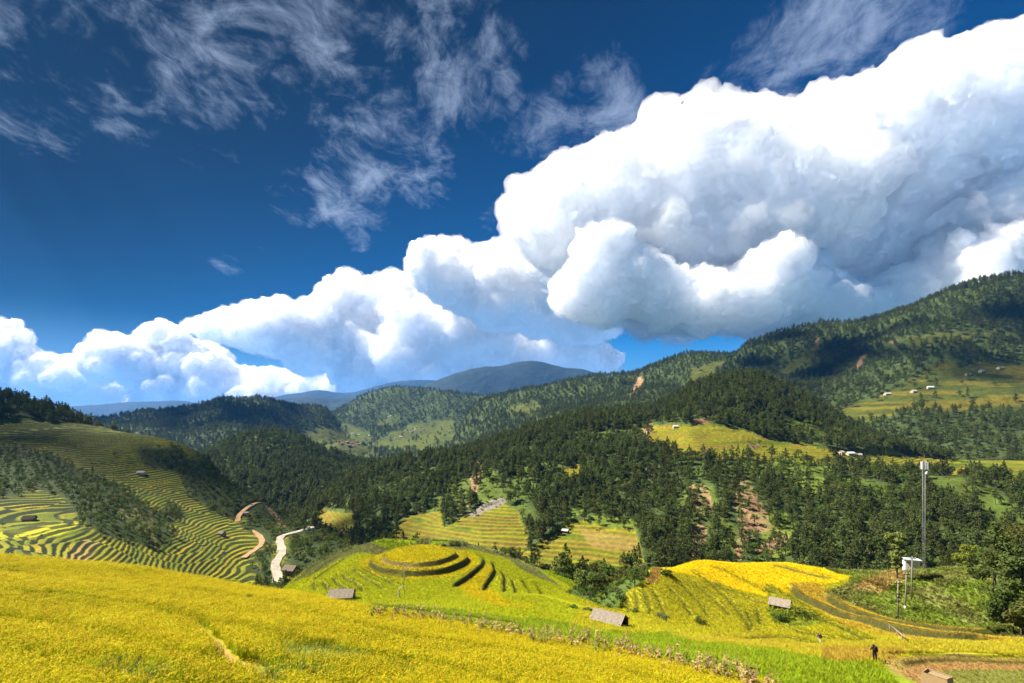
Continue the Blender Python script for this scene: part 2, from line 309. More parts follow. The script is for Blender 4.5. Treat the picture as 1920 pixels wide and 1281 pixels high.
# --- the shoulder below: knoll with ringed terraces, low green field, yellow terraces, grassy bank
NP = [(620, 1146, 60), (800, 1172, 50), (1000, 1204, 44.5), (1200, 1240, 40), (1400, 1292, 35), (1600, 1335, 31), (1900, 1400, 27),
      (800, 1146, 66), (1000, 1166, 64), (1100, 1186, 58), (1140, 1172, 69), (1300, 1200, 66), (1350, 1230, 50), (1537, 1208, 72), (1640, 1247, 42), (1700, 1236, 47), (1800, 1226, 52), (1930, 1222, 55),
      (1750, 1266, 39), (1900, 1272, 40), (1690, 1201, 62), (1800, 1206, 62), (1900, 1203, 65), (1600, 1166, 80), (1750, 1181, 75), (1930, 1193, 72),
      (1600, 1146, 92), (1700, 1166, 88), (1850, 1189, 80), (1990, 1203, 75), (1650, 1090, 103), (1750, 1070, 110), (1900, 1064, 108), (2050, 1062, 106),
      (1210, 1068, 110), (1310, 1053, 118), (1480, 1057, 122), (1600, 1078, 113), (1540, 1100, 105), (1400, 1090, 107), (1300, 1120, 99), (1200, 1120, 96), (1190, 1150, 92), (1280, 1176, 82), (1400, 1171, 86), (1463, 1137, 93), (1500, 1171, 85),
      (787, 1080, 105), (787, 1102, 97), (787, 1130, 84), (700, 1112, 92), (650, 1124, 88), (640, 1052, 118), (600, 1072, 115), (560, 1094, 112),
      (787, 1035, 118), (850, 1060, 115), (930, 1064, 114), (905, 1108, 98), (1000, 1077, 117), (1100, 1122, 104), (1190, 1152, 94), (1010, 1120, 88), (1080, 1150, 78),
      (800, 1016, 136), (880, 1022, 135), (950, 1046, 131), (700, 1021, 136), (620, 1047, 131), (560, 1081, 126),
      (1180, 1112, 116), (1150, 1095, 128)]
PTS = [W(*p) for p in NP]
for x, Y, Z in ((800, 165, -52), (900, 165, -53), (1000, 155, -55), (700, 165, -53), (600, 155, -52), (520, 140, -50), (460, 120, -50), (400, 100, -47), (300, 85, -42),
                (1080, 150, -50), (1310, 140, -47), (1480, 145, -50), (1600, 138, -47), (1750, 140, -45), (1900, 138, -43), (2100, 136, -43), (1200, 140, -50), (1100, 170, -62), (1400, 170, -62), (1800, 170, -58), (800, 190, -66), (500, 170, -62)):
    PTS.append(((x-CX)/F*Y, Y, Z))
for x, Y in ((500, 40), (700, 35), (900, 32), (1100, 28), (500, 55)):
    X = (x-CX)/F*Y; PTS.append((X, Y, PA+PB*X+PC*Y-2.2))
tps = TPS(PTS, .0002, 50)
xs = np.arange(380, 2140, 2.5); u = (xs-CX)/F
Yr = np.concatenate([np.linspace(24, 36, 30, False), np.linspace(36, 135, 300, False), np.linspace(135, 185, 40)])[:, None]
Xn = u*Yr; Yn = np.broadcast_to(Yr, Xn.shape).copy(); Zn = tps(Xn, Yn)+.18*fbm(Xn, Yn, 9, 3, 21)
VALE = Layer(xs, Xn, Yn, Zn); SMOOTH_VALE = Layer(xs, Xn, Yn, Zn.copy())
px0, py0 = VALE.px.copy(), VALE.py.copy()
KX, KY = (787-CX)/F*114.6, 114.6
rk = np.hypot(Xn-KX, (Yn-KY)*1.04)+.35*fbm(Xn, Yn, 5, 2, 33)
RISER = np.zeros(Xn.shape); SEAM_SHADE = np.zeros(Xn.shape)
flat = 1-sstep(13.5, 19, rk); Zn[:] = Zn*(1-flat)+np.minimum(-32.2, Zn*.3-32.3*.7)*flat
for rr, zz in ((11.3, -31.25), (8.6, -30.2)):
    s = 1-sstep(rr-.3, rr+.3, rk); Zn[:] = np.maximum(Zn, Zn*(1-s)+zz*s); RISER = np.maximum(RISER, np.exp(-((rk-rr)/.5)**2))
LINES = [  # terrace edges; the upper side lies to the left of each line's direction
 ([(841, 1104), (855, 1098), (870, 1091), (893, 1077), (906, 1062), (903, 1048), (890, 1038)], 1.0, 1.8), ([(904, 1111), (910, 1098), (921, 1083), (926, 1068), (920, 1052)], 1.0, 1.8),
 ([(943, 1114), (945, 1097), (943, 1080), (934, 1064)], .9, 1.5), ([(967, 1116), (963, 1101), (958, 1084)], .8, 1.4), ([(993, 1116), (985, 1101), (975, 1084)], .79, 1.3), ([(1016, 1118), (1006, 1103), (996, 1090)], .7, 1.2),
 ([(692, 1057), (715, 1074), (740, 1080), (770, 1084)], .79, 1.2), ([(678, 1062), (700, 1075), (725, 1088), (752, 1102)], .79, 1.2), ([(660, 1064), (672, 1076), (695, 1088), (712, 1098), (717, 1108)], .79, 1.2), ([(640, 1074), (656, 1088), (675, 1100), (683, 1112)], .79, 1.2),
 ([(624, 1080), (632, 1092), (648, 1102), (660, 1110)], .79, 1.2), ([(606, 1088), (612, 1098), (624, 1106)], .79, 1.2), ([(588, 1094), (594, 1104)], .79, 1.2),
 ([(655, 1044), (625, 1062), (600, 1080), (585, 1092)], -.5, 1.2), ([(640, 1042), (605, 1062), (575, 1085)], -.6, 1.2), ([(615, 1047), (585, 1065), (560, 1085)], -.6, 1.2),
 ([(1167, 1112), (1176, 1130), (1181, 1150)], .78, 1.3), ([(1188, 1106), (1195, 1127), (1197, 1152)], .78, 1.3), ([(1204, 1103), (1217, 1132), (1220, 1155)], .78, 1.3), ([(1222, 1100), (1240, 1132), (1256, 1165)], .78, 1.3), ([(1248, 1094), (1266, 1112), (1284, 1130), (1302, 1160)], .78, 1.3),
 ([(1271, 1088), (1295, 1112), (1313, 1130), (1333, 1160)], .78, 1.3), ([(1300, 1090), (1326, 1112), (1350, 1132), (1375, 1158)], .78, 1.3), ([(1326, 1083), (1350, 1108), (1372, 1130), (1402, 1166), (1407, 1190)], .78, 1.3), ([(1399, 1143), (1408, 1160), (1410, 1186)], .78, 1.1), ([(1416, 1138), (1424, 1156), (1429, 1178)], .78, 1.1),
 ([(1440, 1060), (1458, 1062), (1515, 1077), (1570, 1086)], .8, 1.6), ([(1468, 1055), (1536, 1064), (1605, 1081)], .7, 1.4), ([(1290, 1068), (1330, 1090), (1380, 1112), (1420, 1128)], .5, 1.4), ([(1330, 1060), (1380, 1080), (1420, 1100), (1450, 1115)], .4, 1.4),
 ([(1478, 1090), (1495, 1116), (1542, 1139), (1600, 1161), (1667, 1178), (1751, 1193), (1839, 1198), (1880, 1199)], 1.8, 2.2), ([(1536, 1107), (1583, 1143), (1630, 1160), (1700, 1174), (1785, 1185), (1886, 1191), (1990, 1200)], 1.8, 2.1),
 ([(1455, 1095), (1482, 1119), (1515, 1139), (1559, 1166), (1600, 1186), (1650, 1203)], .6, 1.6), ([(1648, 1233), (1700, 1228), (1785, 1230), (1919, 1233), (2000, 1236)], .5, 1.2), ([(1690, 1250), (1717, 1241), (1785, 1237), (1919, 1242), (2000, 1245)], .4, .9),
 ([(1380, 1200), (1440, 1196), (1500, 1200), (1545, 1210)], .5, 1.4), ([(1480, 1178), (1530, 1192), (1590, 1198), (1640, 1204)], .4, 1.2), ([(700, 1134), (800, 1150), (900, 1162), (1000, 1175)], .35, 1.2), ([(850, 1118), (950, 1135), (1060, 1152)], -.0, 1.0)]
for P, h, wd in LINES:
    Q = smooth_line([tuple(SMOOTH_VALE.hit(*p))[:2] for p in P], 5)
    d, tt = polydist(Xn, Yn, Q, True); d = d+.25*fbm(Xn, Yn, 3, 2, 41)
    e = sstep(0, .12, tt)*(1-sstep(.9, 1, tt)) if len(P) > 2 else 1.0
    Zn += h*.5*np.tanh(d/.22)*np.exp(-np.abs(d)/wd)*e
    if abs(h) >= .8: RISER = np.maximum(RISER, np.exp(-(d/(.28+.24*abs(h)))**2)*e)
    elif h: SEAM_SHADE = np.maximum(SEAM_SHADE, np.exp(-((d+.2)/.5)**2)*e)  # shade painted as dark green on the low side of the smaller steps
VALE.refresh()
wx, wy = warp(px0, py0, 9, 60, 61)
C = VALE.C; C[:] = GRN*1.05
big = fbm(Xn, Yn, 16, 4, 71)*.5+.5
put(C, inpoly(wx, wy, [(380, 1140), (560, 1060), (700, 1030), (800, 1010), (960, 1040), (1100, 1115), (1200, 1150), (1100, 1175), (900, 1150), (700, 1135)]), YGR*.8+GRN*.3)
put(C, (1-sstep(12.5, 14.5, rk))*.9, YEL*.9+YGR*.1)
put(C, inpoly(wx, wy, [(860, 1095), (905, 1065), (930, 1060), (915, 1105), (960, 1130), (1010, 1140), (930, 1135), (870, 1115)])*.8, YEL*.95)
put(C, sstep(.5, .8, big)*.45, YGR)
put(C, inpoly(wx, wy, [(540, 1100), (600, 1050), (690, 1022), (790, 1010), (900, 1020), (1000, 1060), (1060, 1105), (1000, 1078), (930, 1044), (860, 1026), (790, 1022), (710, 1028), (640, 1050), (570, 1085)]) | (Yn > 133) & (wx < 1060), MAIZE*.9)
put(C, inpoly(wx, wy, [(1060, 1180), (1100, 1110), (1200, 1060), (1300, 1045), (1620, 1050), (1620, 1085), (1550, 1110), (1680, 1180), (2000, 1190), (2000, 1240), (1600, 1240), (1560, 1205), (1400, 1200), (1250, 1190)]), YGR*.75+OCH*.3)
put(C, inpoly(wx, wy, [(1215, 1072), (1310, 1045), (1500, 1048), (1620, 1075), (1560, 1092), (1490, 1095), (1510, 1120), (1480, 1110), (1440, 1120), (1380, 1105), (1290, 1075)]), YEL*1.25)
put(C, inpoly(wx, wy, [(1480, 1090), (1530, 1092), (1600, 1140), (1680, 1168), (2000, 1192), (2000, 1212), (1850, 1204), (1700, 1200), (1590, 1175), (1510, 1130)]), OCH*1.0+YEL*.15)
put(C, inpoly(wx, wy, [(1250, 1195), (1400, 1190), (1540, 1207), (1640, 1200), (2000, 1200), (2000, 1228), (1700, 1226), (1640, 1240), (1540, 1235), (1400, 1215)]), YGR*.5+OCH*.55)
put(C, inpoly(wx, wy, [(1545, 1215), (1700, 1215), (1680, 1236), (1600, 1245), (1545, 1240)]), OCH)
put(C, .85*inpoly(wx, wy, [(1655, 1236), (1720, 1230), (2000, 1236), (2000, 1330), (1780, 1320), (1710, 1275), (1660, 1250)]), STRAW*.9)
put(C, inpoly(wx, wy, [(1690, 1256), (1720, 1243), (2000, 1245), (2000, 1254), (1760, 1258), (1750, 1275), (1800, 1300), (1720, 1275)]), EARTH*.6+STRAW*.4)
put(C, inpoly(wx, wy, [(1750, 1262), (1830, 1256), (2000, 1256), (2000, 1330), (1800, 1320)]), GRASS*.6+STRAW*.3)
put(C, inpoly(wx, wy, [(1000, 1165), (1200, 1195), (1400, 1222), (1550, 1238), (1640, 1250), (1720, 1290), (1800, 1340), (1400, 1330), (1200, 1260), (1000, 1215), (800, 1180), (640, 1150), (760, 1140)]), GRN*.95+YGR*.1)
BANKM = inpoly(wx, wy, [(1545, 1112), (1580, 1098), (1600, 1085), (1540, 1066), (1560, 1058), (1700, 1050), (2140, 1040), (2140, 1205), (1930, 1198), (1880, 1192), (1760, 1176), (1680, 1166), (1600, 1142)])
put(C, BANKM, GRASS*.8+YGR*.08); put(C, BANKM*sstep(.4, .6, fbm(Xn, Yn, 6, 4, 77)*.5+.5)*.7, MAIZE*.75+OCH*.12)
put(C, inpoly(wx, wy, [(1590, 1110), (1620, 1090), (1690, 1072), (1700, 1090), (1650, 1115)])*.8, STRAW*1.1)
GULLY = inpoly(wx, wy, [(1060, 1110), (1120, 1085), (1220, 1060), (1215, 1085), (1180, 1108), (1165, 1140), (1140, 1138), (1100, 1125)]) | ((Yn > 127) & (px0 > 1040)) | (Yn > 150)
put(C, GULLY, SHRUB*1.1)
put(C, inpoly(wx, wy, [(1212, 1085), (1225, 1062), (1242, 1063), (1235, 1088), (1220, 1098)])*.8, EARTH*.9)
GREENB = inpoly(wx, wy, [(1440, 1145), (1475, 1140), (1520, 1155), (1545, 1170), (1500, 1178), (1450, 1172)]) | inpoly(wx, wy, [(1432, 1100), (1455, 1094), (1470, 1112), (1448, 1120)])
put(C, GREENB*.7, GRASS)
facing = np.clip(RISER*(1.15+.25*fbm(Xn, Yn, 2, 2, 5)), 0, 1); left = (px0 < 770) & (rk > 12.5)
put(C, np.clip(facing*.97, 0, 1), BANK*.5); put(C, SEAM_SHADE*.85, GRN*.15)
put(C, np.exp(-((rk-8.6-.15)/.28)**2)*.5, STRAW); VALE_RISER = RISER
VALE_BARE = np.maximum(BANKM, GULLY) | inpoly(wx, wy, [(1650, 1236), (1720, 1228), (2140, 1232), (2140, 1340), (1700, 1300)]) | (Yn > 129)
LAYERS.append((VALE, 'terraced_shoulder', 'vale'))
# --- terraced hillside on the left
LP = [(0, 1050, 135), (-250, 1035, 120), (100, 1042, 145), (200, 1075, 155), (300, 1087, 165), (400, 1100, 180), (480, 1103, 194), (530, 1102, 196), (0, 980, 180), (100, 987, 180), (200, 992, 190), (300, 1032, 195), (400, 1052, 210), (480, 1062, 222),
      (0, 900, 235), (100, 902, 240), (200, 922, 240), (300, 962, 240), (400, 1002, 245), (450, 1030, 240), (100, 850, 285), (250, 882, 290), (350, 932, 280), (430, 972, 275), (490, 1005, 260),
      (0, 800, 330), (100, 794, 350), (190, 800, 365), (270, 824, 360), (380, 856, 350), (400, 892, 330), (450, 914, 320), (500, 946, 305), (565, 992, 292), (-250, 760, 340), (-250, 900, 230), (0, 752, 385), (100, 776, 390), (-250, 700, 400),
      (520, 1086, 195), (530, 1042, 225), (585, 988, 290), (600, 1046, 215), (650, 1034, 225), (600, 1004, 260), (645, 1018, 250), (560, 1020, 250), (700, 1050, 220)]
PTS = [W(*p) for p in LP]
for x, Y, Z in ((0, 450, -10), (190, 430, -30), (300, 425, -45), (380, 415, -60), (450, 390, -70), (500, 370, -85), (565, 345, -90), (640, 300, -85), (-250, 480, 10), (720, 260, -80), (520, 120, -52), (300, 90, -42), (0, 80, -36), (-250, 80, -33), (650, 150, -62), (720, 330, -95)):
    PTS.append(((x-CX)/F*Y, Y, Z))
tps = TPS(PTS, .0003, 80)
xs = np.arange(-260, 730, 2.2); u = (xs-CX)/F
Yr = np.concatenate([np.linspace(85, 125, 30, False), np.linspace(125, 390, 560, False), np.linspace(390, 480, 40)])[:, None]
X = u*Yr; Y = np.broadcast_to(Yr, X.shape).copy(); Z = tps(X, Y)+2.2*fbm(X, Y, 60, 3, 91)
HILL = Layer(xs, X, Y, Z); px0, py0 = HILL.px.copy(), HILL.py.copy(); wx, wy = warp(px0, py0, 10, 50, 95)
SH = np.zeros(X.shape, bool)
for P in ([(-260, 835), (0, 838), (40, 838), (110, 862), (165, 884), (225, 908), (255, 935), (300, 968), (330, 1002), (305, 1032), (260, 1022), (200, 1002), (150, 978), (140, 960), (115, 932), (60, 918), (30, 932), (-260, 940)],
          [(255, 842), (330, 838), (345, 862), (380, 862), (400, 850), (450, 890), (495, 932), (478, 955), (440, 975), (400, 962), (352, 930), (340, 892), (270, 872)],
          [(452, 985), (495, 935), (540, 960), (590, 985), (560, 1002), (520, 1008), (500, 1030), (478, 1005)], [(284, 958), (330, 945), (352, 968), (318, 985)],
          [(535, 1012), (585, 990), (740, 1010), (740, 1120), (600, 1075), (556, 1075), (535, 1052)], [(478, 1040), (516, 1010), (515, 1110), (488, 1110)],
          [(-260, 690), (0, 720), (190, 798), (150, 796), (60, 787), (0, 788), (-260, 785)], [(190, 1080), (260, 1075), (330, 1095), (300, 1110), (200, 1110)]):
    SH |= inpoly(wx, wy, P)
SH |= (Y > 385)
soft = SH.astype(float)
for ax in (0, 1):
    for _ in range(3): soft = (np.roll(soft, 2, ax)+soft+np.roll(soft, -2, ax))/3
TH = .92; nz = 1.1*fbm(X, Y, 22, 3, 97)+2.4*fbm(X, Y, 75, 2, 98); jn = vnoise(X/30, Y/42, 211)*4; js = np.floor(jn)+sstep(.93, 1, jn-np.floor(jn)); nz = nz+js*.55
s = (Z+nz)/TH; fr = s-np.floor(s); tf = .40+.2*_h(np.floor(s), np.floor(js+.5), 9); ramp = np.where(fr < tf, fr*.10, tf*.1+(fr-tf)/(1-tf)*(1-tf*.1))
Zt = (np.floor(s)+ramp)*TH-nz; Z[:] = Zt*(1-soft)+Z*soft+soft*.6*fbm(X, Y, 8, 3, 99)
HILL.refresh()
ROADS = [('road', [(520, 1092), (523, 1080), (516, 1066), (519, 1050), (530, 1036), (527, 1022), (524, 1010), (533, 1003), (550, 999), (568, 994), (580, 990), (584, 986), (575, 982)], 3.6, 'road'),
         ('dirt_track', [(456, 1046), (470, 1036), (488, 1024), (492, 1012), (484, 1002), (474, 994)], 2.6, 'track'), ('upper_track', [(446, 978), (448, 966), (458, 956), (476, 944), (492, 935), (497, 930)], 2.4, 'track')]
ROADQ = []; clear = np.zeros(X.shape)
for nm, pts, w_, mt in ROADS:                    # benches cut for the road and tracks
    Q = smooth_line([tuple(HILL.hit(*q)) for q in pts], 8)
    for k in range(14): Q[1:-1] = (Q[:-2]+Q[1:-1]*2+Q[2:])/4
    ROADQ.append((nm, Q, w_, mt))
    for q in Q:
        d = np.hypot(X-q[0], Y-q[1]); Z[:] = np.where(d < w_*.5+1.5, np.minimum(Z, q[2]-.25+np.maximum(d-w_*.5, 0)*.3), Z); clear = np.maximum(clear, d < w_*.5+2.2)
HILL.refresh()
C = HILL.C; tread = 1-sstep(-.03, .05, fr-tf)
plot = vnoise(np.floor(s)*3.7+5, fbm(X, Y, 30, 2, 101)*2.2+np.floor(s)*.31+np.floor(js+.5)*3.3, 4)      # colour changes from plot to plot
C[:] = GRN*.36+YGR*.2
put(C, sstep(.35, .65, plot), YGR*.48+OCH*.12); put(C, sstep(.7, .9, plot)*.9, YEL*.42+OCH*.2)
put(C, sstep(.25, .12, plot)*.7, GRN*.5); put(C, sstep(240, 330, Y)*.6, YGR*.42+GRN*.22+DKG*.3)
put(C, inpoly(wx, wy, [(105, 1055), (150, 1008), (190, 1015), (165, 1050), (120, 1062)])*.9, STRAW*.95)
put(C, inpoly(wx, wy, [(60, 985), (130, 975), (150, 985), (110, 1000), (0, 1010), (0, 1000)])*.8, YGR)
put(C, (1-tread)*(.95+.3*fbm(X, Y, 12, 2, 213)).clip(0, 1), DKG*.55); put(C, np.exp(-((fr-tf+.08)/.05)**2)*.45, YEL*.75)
put(C, soft, SHRUB*.42); put(C, inpoly(wx, wy, [(500, 948), (512, 945), (535, 975), (530, 992), (518, 985)]), SCAR*.9)
put(C, inpoly(wx, wy, [(215, 960), (260, 955), (300, 990), (300, 1020), (250, 1000)])*.6, MAIZE*.55+STRAW*.1)
HILL_SHRUB = soft*(1-clear)
LAYERS.append((HILL, 'terraced_hillside', 'terrace'))
# --- wooded ridge across the valley
def dz(L, sc_, amp, seed, o=4, keep=None):
    n = fbm(L.X, L.Y, sc_, o, seed)*amp
    L.Z += n if keep is None else n*keep
    L.refresh()
xs = np.arange(300, 2140, 2.6)
crest = [(300, 1080, 380), (440, 1024, 420), (520, 999, 450), (560, 974, 480), (620, 926, 540), (690, 880, 560), (760, 866, 560), (860, 858, 560), (900, 842, 560), (1000, 808, 560), (1100, 785, 570), (1200, 780, 580), (1240, 762, 585), (1300, 730, 590), (1350, 714, 597), (1400, 708, 600), (1440, 714, 600), (1490, 738, 600), (1540, 765, 600), (1600, 806, 590), (1700, 845, 570), (1800, 862, 560), (2140, 866, 560)]
mid = [(300, 1090, 350), (440, 1040, 380), (560, 1005, 400), (700, 930, 420), (900, 888, 430), (1100, 856, 430), (1220, 828, 440), (1300, 808, 450), (1400, 818, 450), (1560, 852, 430), (1700, 882, 405), (1800, 897, 390), (2140, 905, 380)]
low = [(300, 1110, 320), (440, 1070, 330), (560, 1045, 330), (720, 1003, 330), (900, 972, 330), (1100, 962, 330), (1300, 952, 320), (1500, 942, 320), (1700, 914, 335), (1800, 905, 330), (1900, 918, 322), (2140, 925, 320)]
base = [(300, 1140, 255), (600, 1095, 255), (800, 1066, 270), (1000, 1066, 265), (1200, 1080, 250), (1400, 1092, 238), (1600, 1092, 228), (1900, 1085, 220), (2140, 1085, 220)]
RIDGE = loft([base, low, mid, crest], [(70, -30), (200, -110)], xs, [100, 90, 80, 6, 4])
pxr, pyr = RIDGE.px.copy(), RIDGE.py.copy(); wx, wy = warp(pxr, pyr, 10, 45, 105)
FLD = np.zeros(pxr.shape, bool); FPOLY = [[(720, 1008), (758, 970), (830, 958), (832, 990), (792, 1012)], [(790, 1014), (860, 972), (930, 942), (972, 960), (992, 1000), (985, 1032), (900, 1044)], [(955, 1052), (1010, 1018), (1060, 985), (1090, 978), (1190, 998), (1204, 1062), (1100, 1080)],
   [(1050, 887), (1088, 866), (1100, 896), (1060, 899)], [(1203, 828), (1222, 800), (1320, 793), (1420, 818), (1560, 844), (1640, 858), (1790, 892), (1700, 893), (1560, 868), (1400, 862), (1300, 862), (1232, 838)],
   [(1600, 850), (1790, 897), (2140, 930), (2140, 862), (1760, 858)], [(588, 987), (600, 958), (658, 960), (668, 1002), (640, 1003)], [(752, 868), (770, 850), (790, 858), (780, 876)], [(1360, 1060), (1460, 1062), (1460, 1085), (1360, 1085)]]
for P in FPOLY: FLD |= inpoly(wx, wy, P)
MEADOW = inpoly(wx, wy, [(1370, 872), (1460, 852), (1565, 874), (1545, 932), (1500, 925), (1440, 905), (1400, 900)]) | inpoly(wx, wy, [(1085, 982), (1130, 958), (1192, 975), (1192, 1000), (1120, 995)]) | inpoly(wx, wy, [(1040, 985), (1075, 935), (1100, 930), (1090, 965), (1060, 985)]) | inpoly(wx, wy, [(1430, 965), (1480, 950), (1490, 1010), (1460, 1050), (1420, 1050)]) | inpoly(wx, wy, [(905, 890), (925, 880), (945, 930), (925, 945), (900, 945)])
SCARM = np.zeros(pxr.shape, bool)
for P in ([(1384, 908), (1406, 904), (1428, 955), (1446, 985), (1412, 1000), (1396, 1020), (1386, 1050), (1372, 1060), (1380, 1010), (1388, 985), (1380, 950)], [(1296, 902), (1322, 904), (1348, 960), (1318, 972), (1300, 955), (1292, 930)], [(1196, 812), (1206, 793), (1224, 796), (1222, 812), (1206, 822)],
          [(872, 962), (938, 934), (946, 944), (892, 968)], [(888, 872), (898, 866), (906, 884), (892, 945), (880, 948)], [(1455, 985), (1484, 1000), (1440, 1045), (1412, 1034)], [(1298, 985), (1330, 1000), (1320, 1052), (1300, 1050)], [(1290, 790), (1330, 786), (1330, 794), (1300, 797)], [(1312, 845), (1324, 842), (1330, 858), (1318, 862)], [(1400, 832), (1420, 830), (1422, 838), (1404, 842)]):
    SCARM |= inpoly(wx, wy, P)
hold = 1-FLD*.9
dz(RIDGE, 90, 9, 111, 4, sstep(250, 300, RIDGE.Y)*hold*(1-sstep(500, 560, RIDGE.Y)*.7)); dz(RIDGE, 25, 2.5, 113, 3, hold)
sv = RIDGE.Z.copy(); TH2 = 1.35; s = (RIDGE.Z+1.2*fbm(RIDGE.X, RIDGE.Y, 35, 2, 115))/TH2; fr = s-np.floor(s); ramp = np.where(fr < .66, fr*.15, .1+(fr-.66)/.34*.9)
RIDGE.Z = np.where(FLD, RIDGE.Z+(ramp-fr)*TH2, RIDGE.Z); RIDGE.refresh()
C = RIDGE.C; C[:] = WOOD*1.1; put(C, MEADOW, GRASS*.7)
pl = vnoise(np.floor(s)*2.9, fbm(RIDGE.X, RIDGE.Y, 40, 2, 117)*2.5, 9); cf = np.zeros(C.shape)+YGR*.65+OCH*.15
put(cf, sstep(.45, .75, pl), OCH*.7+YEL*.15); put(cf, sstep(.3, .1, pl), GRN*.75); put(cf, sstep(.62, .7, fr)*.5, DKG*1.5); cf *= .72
put(C, FLD, cf); put(C, inpoly(wx, wy, [(1075, 990), (1150, 1000), (1190, 1010), (1195, 1030), (1110, 1025)])*.7, STRAW*.6+OCH*.2)
put(C, SCARM, SCAR*.85); put(C, SCARM*sstep(.48, .6, fbm(RIDGE.X*2.2, RIDGE.Y*.6, 16, 4, 119)*.5+.5)*.75, SHRUB*1.2+SCAR*.15); put(C, SCARM*sstep(.52, .62, fbm(RIDGE.X*2.5, RIDGE.Y*.5, 9, 3, 123)*.5+.5)*.7, SCAR*.45); put(C, inpoly(wx, wy, [(872, 962), (938, 934), (946, 944), (892, 968)]), np.array((.22, .19, .15)))
GAP = sstep(.22, .36, fbm(RIDGE.X, RIDGE.Y, 42, 4, 127))*(RIDGE.Y < 500)*(1-FLD)*(1-SCARM); put(C, GAP*.8, GRASS*.42+SHRUB*.3)
RIDGE_WOOD = (1-.8*GAP)*1.0-np.maximum(np.maximum(FLD, MEADOW*.80), SCARM*.93)
RIDGE_WOOD = np.clip(RIDGE_WOOD, 0, 1)
LAYERS.append((RIDGE, 'wooded_ridge', 'wood_floor'))
# --- cone shaped hill, far left ridge, central ridge, big mountain on the right, blue ranges
xs = np.arange(240, 800, 3.5)
CONE = loft([[(240, 950, 480), (430, 975, 480), (560, 990, 470), (800, 975, 480)], [(240, 900, 640), (360, 882, 650), (430, 858, 680), (500, 848, 700), (560, 862, 700), (640, 892, 680), (800, 910, 680)],
             [(240, 905, 800), (340, 878, 800), (400, 850, 800), (450, 825, 800), (500, 814, 800), (550, 824, 800), (600, 852, 800), (660, 878, 820), (800, 890, 840)]], [(90, -60), (200, -130)], xs, [60, 50, 8, 4])
dz(CONE, 80, 11, 121, 4, sstep(500, 560, CONE.Y)); CONE.C[:] = WOOD; LAYERS.append((CONE, 'cone_hill', 'wood_floor'))
xs = np.arange(60, 760, 4.0)
LFAR = loft([[(60, 930, 950), (400, 890, 1000), (480, 905, 1000), (560, 900, 1100), (760, 900, 1150)], [(60, 860, 1250), (260, 830, 1300), (430, 812, 1350), (500, 820, 1430), (560, 830, 1500), (640, 838, 1550), (760, 858, 1550)],
             [(60, 815, 1500), (150, 800, 1500), (200, 797, 1500), (240, 780, 1550), (270, 772, 1600), (350, 764, 1650), (400, 755, 1690), (422, 744, 1700), (445, 752, 1700), (475, 744, 1700), (500, 748, 1700), (530, 758, 1700), (560, 763, 1720), (592, 758, 1750), (615, 768, 1760), (632, 792, 1700), (650, 820, 1650), (700, 850, 1640), (760, 862, 1640)]], [(250, -140), (500, -250)], xs, [60, 60, 6, 4])
dz(LFAR, 220, 42, 131, 5, sstep(1000, 1150, LFAR.Y)*(1-sstep(1450, 1600, LFAR.Y)*.75)); LFAR.C[:] = WOOD; LFLD = inpoly(*warp(LFAR.px, LFAR.py, 8, 40, 133), [(548, 822), (600, 800), (660, 798), (760, 830), (760, 880), (600, 850), (560, 846)]); put(LFAR.C, LFLD, GRASS*.36+OCH*.06); LAYERS.append((LFAR, 'left_far_ridge', 'mount'))
xs = np.arange(350, 1250, 4.0)
CFAR = loft([[(350, 880, 1250), (700, 862, 1300), (900, 850, 1350), (1250, 830, 1350)], [(350, 850, 1750), (560, 826, 1800), (700, 826, 1850), (830, 812, 1900), (1000, 800, 1900), (1250, 790, 1900)], [(350, 830, 2100), (560, 800, 2200), (700, 782, 2250), (850, 780, 2200), (1000, 775, 2150), (1250, 770, 2100)],
             [(350, 815, 2300), (450, 805, 2300), (560, 795, 2400), (620, 778, 2480), (660, 755, 2500), (690, 738, 2500), (735, 726, 2500), (780, 728, 2470), (830, 735, 2430), (880, 745, 2400), (930, 748, 2330), (960, 750, 2300), (1100, 745, 2200), (1250, 745, 2200)]], [(250, -160), (500, -300)], xs, [50, 40, 50, 6, 4])
pxc, pyc = CFAR.px.copy(), CFAR.py.copy(); wx, wy = warp(pxc, pyc, 9, 40, 135)
dz(CFAR, 260, 48, 141, 5, sstep(1950, 2150, CFAR.Y)*(1-sstep(2250, 2450, CFAR.Y)*.8))
CFLD = np.zeros(pxc.shape, bool)
for P in ([(555, 818), (600, 798), (660, 798), (690, 812), (700, 835), (600, 838)], [(700, 835), (720, 820), (770, 795), (840, 792), (850, 812), (760, 838)], [(700, 790), (740, 778), (750, 785), (715, 797)], [(930, 780), (960, 762), (985, 765), (970, 790)], [(640, 842), (700, 838), (850, 815), (900, 800), (900, 812), (800, 850)], [(380, 870), (560, 850), (700, 845), (700, 860), (400, 885)]): CFLD |= inpoly(wx, wy, P)
CFAR.C[:] = WOOD; put(CFAR.C, CFLD, GRASS*.36+OCH*.06); put(CFAR.C, CFLD*sstep(.5, .7, fbm(CFAR.X, CFAR.Y, 60, 3, 147)*.5+.5)*.7, SHRUB*.7)
LAYERS.append((CFAR, 'central_ridge', 'mount'))
xs = np.arange(830, 2240, 3.5)
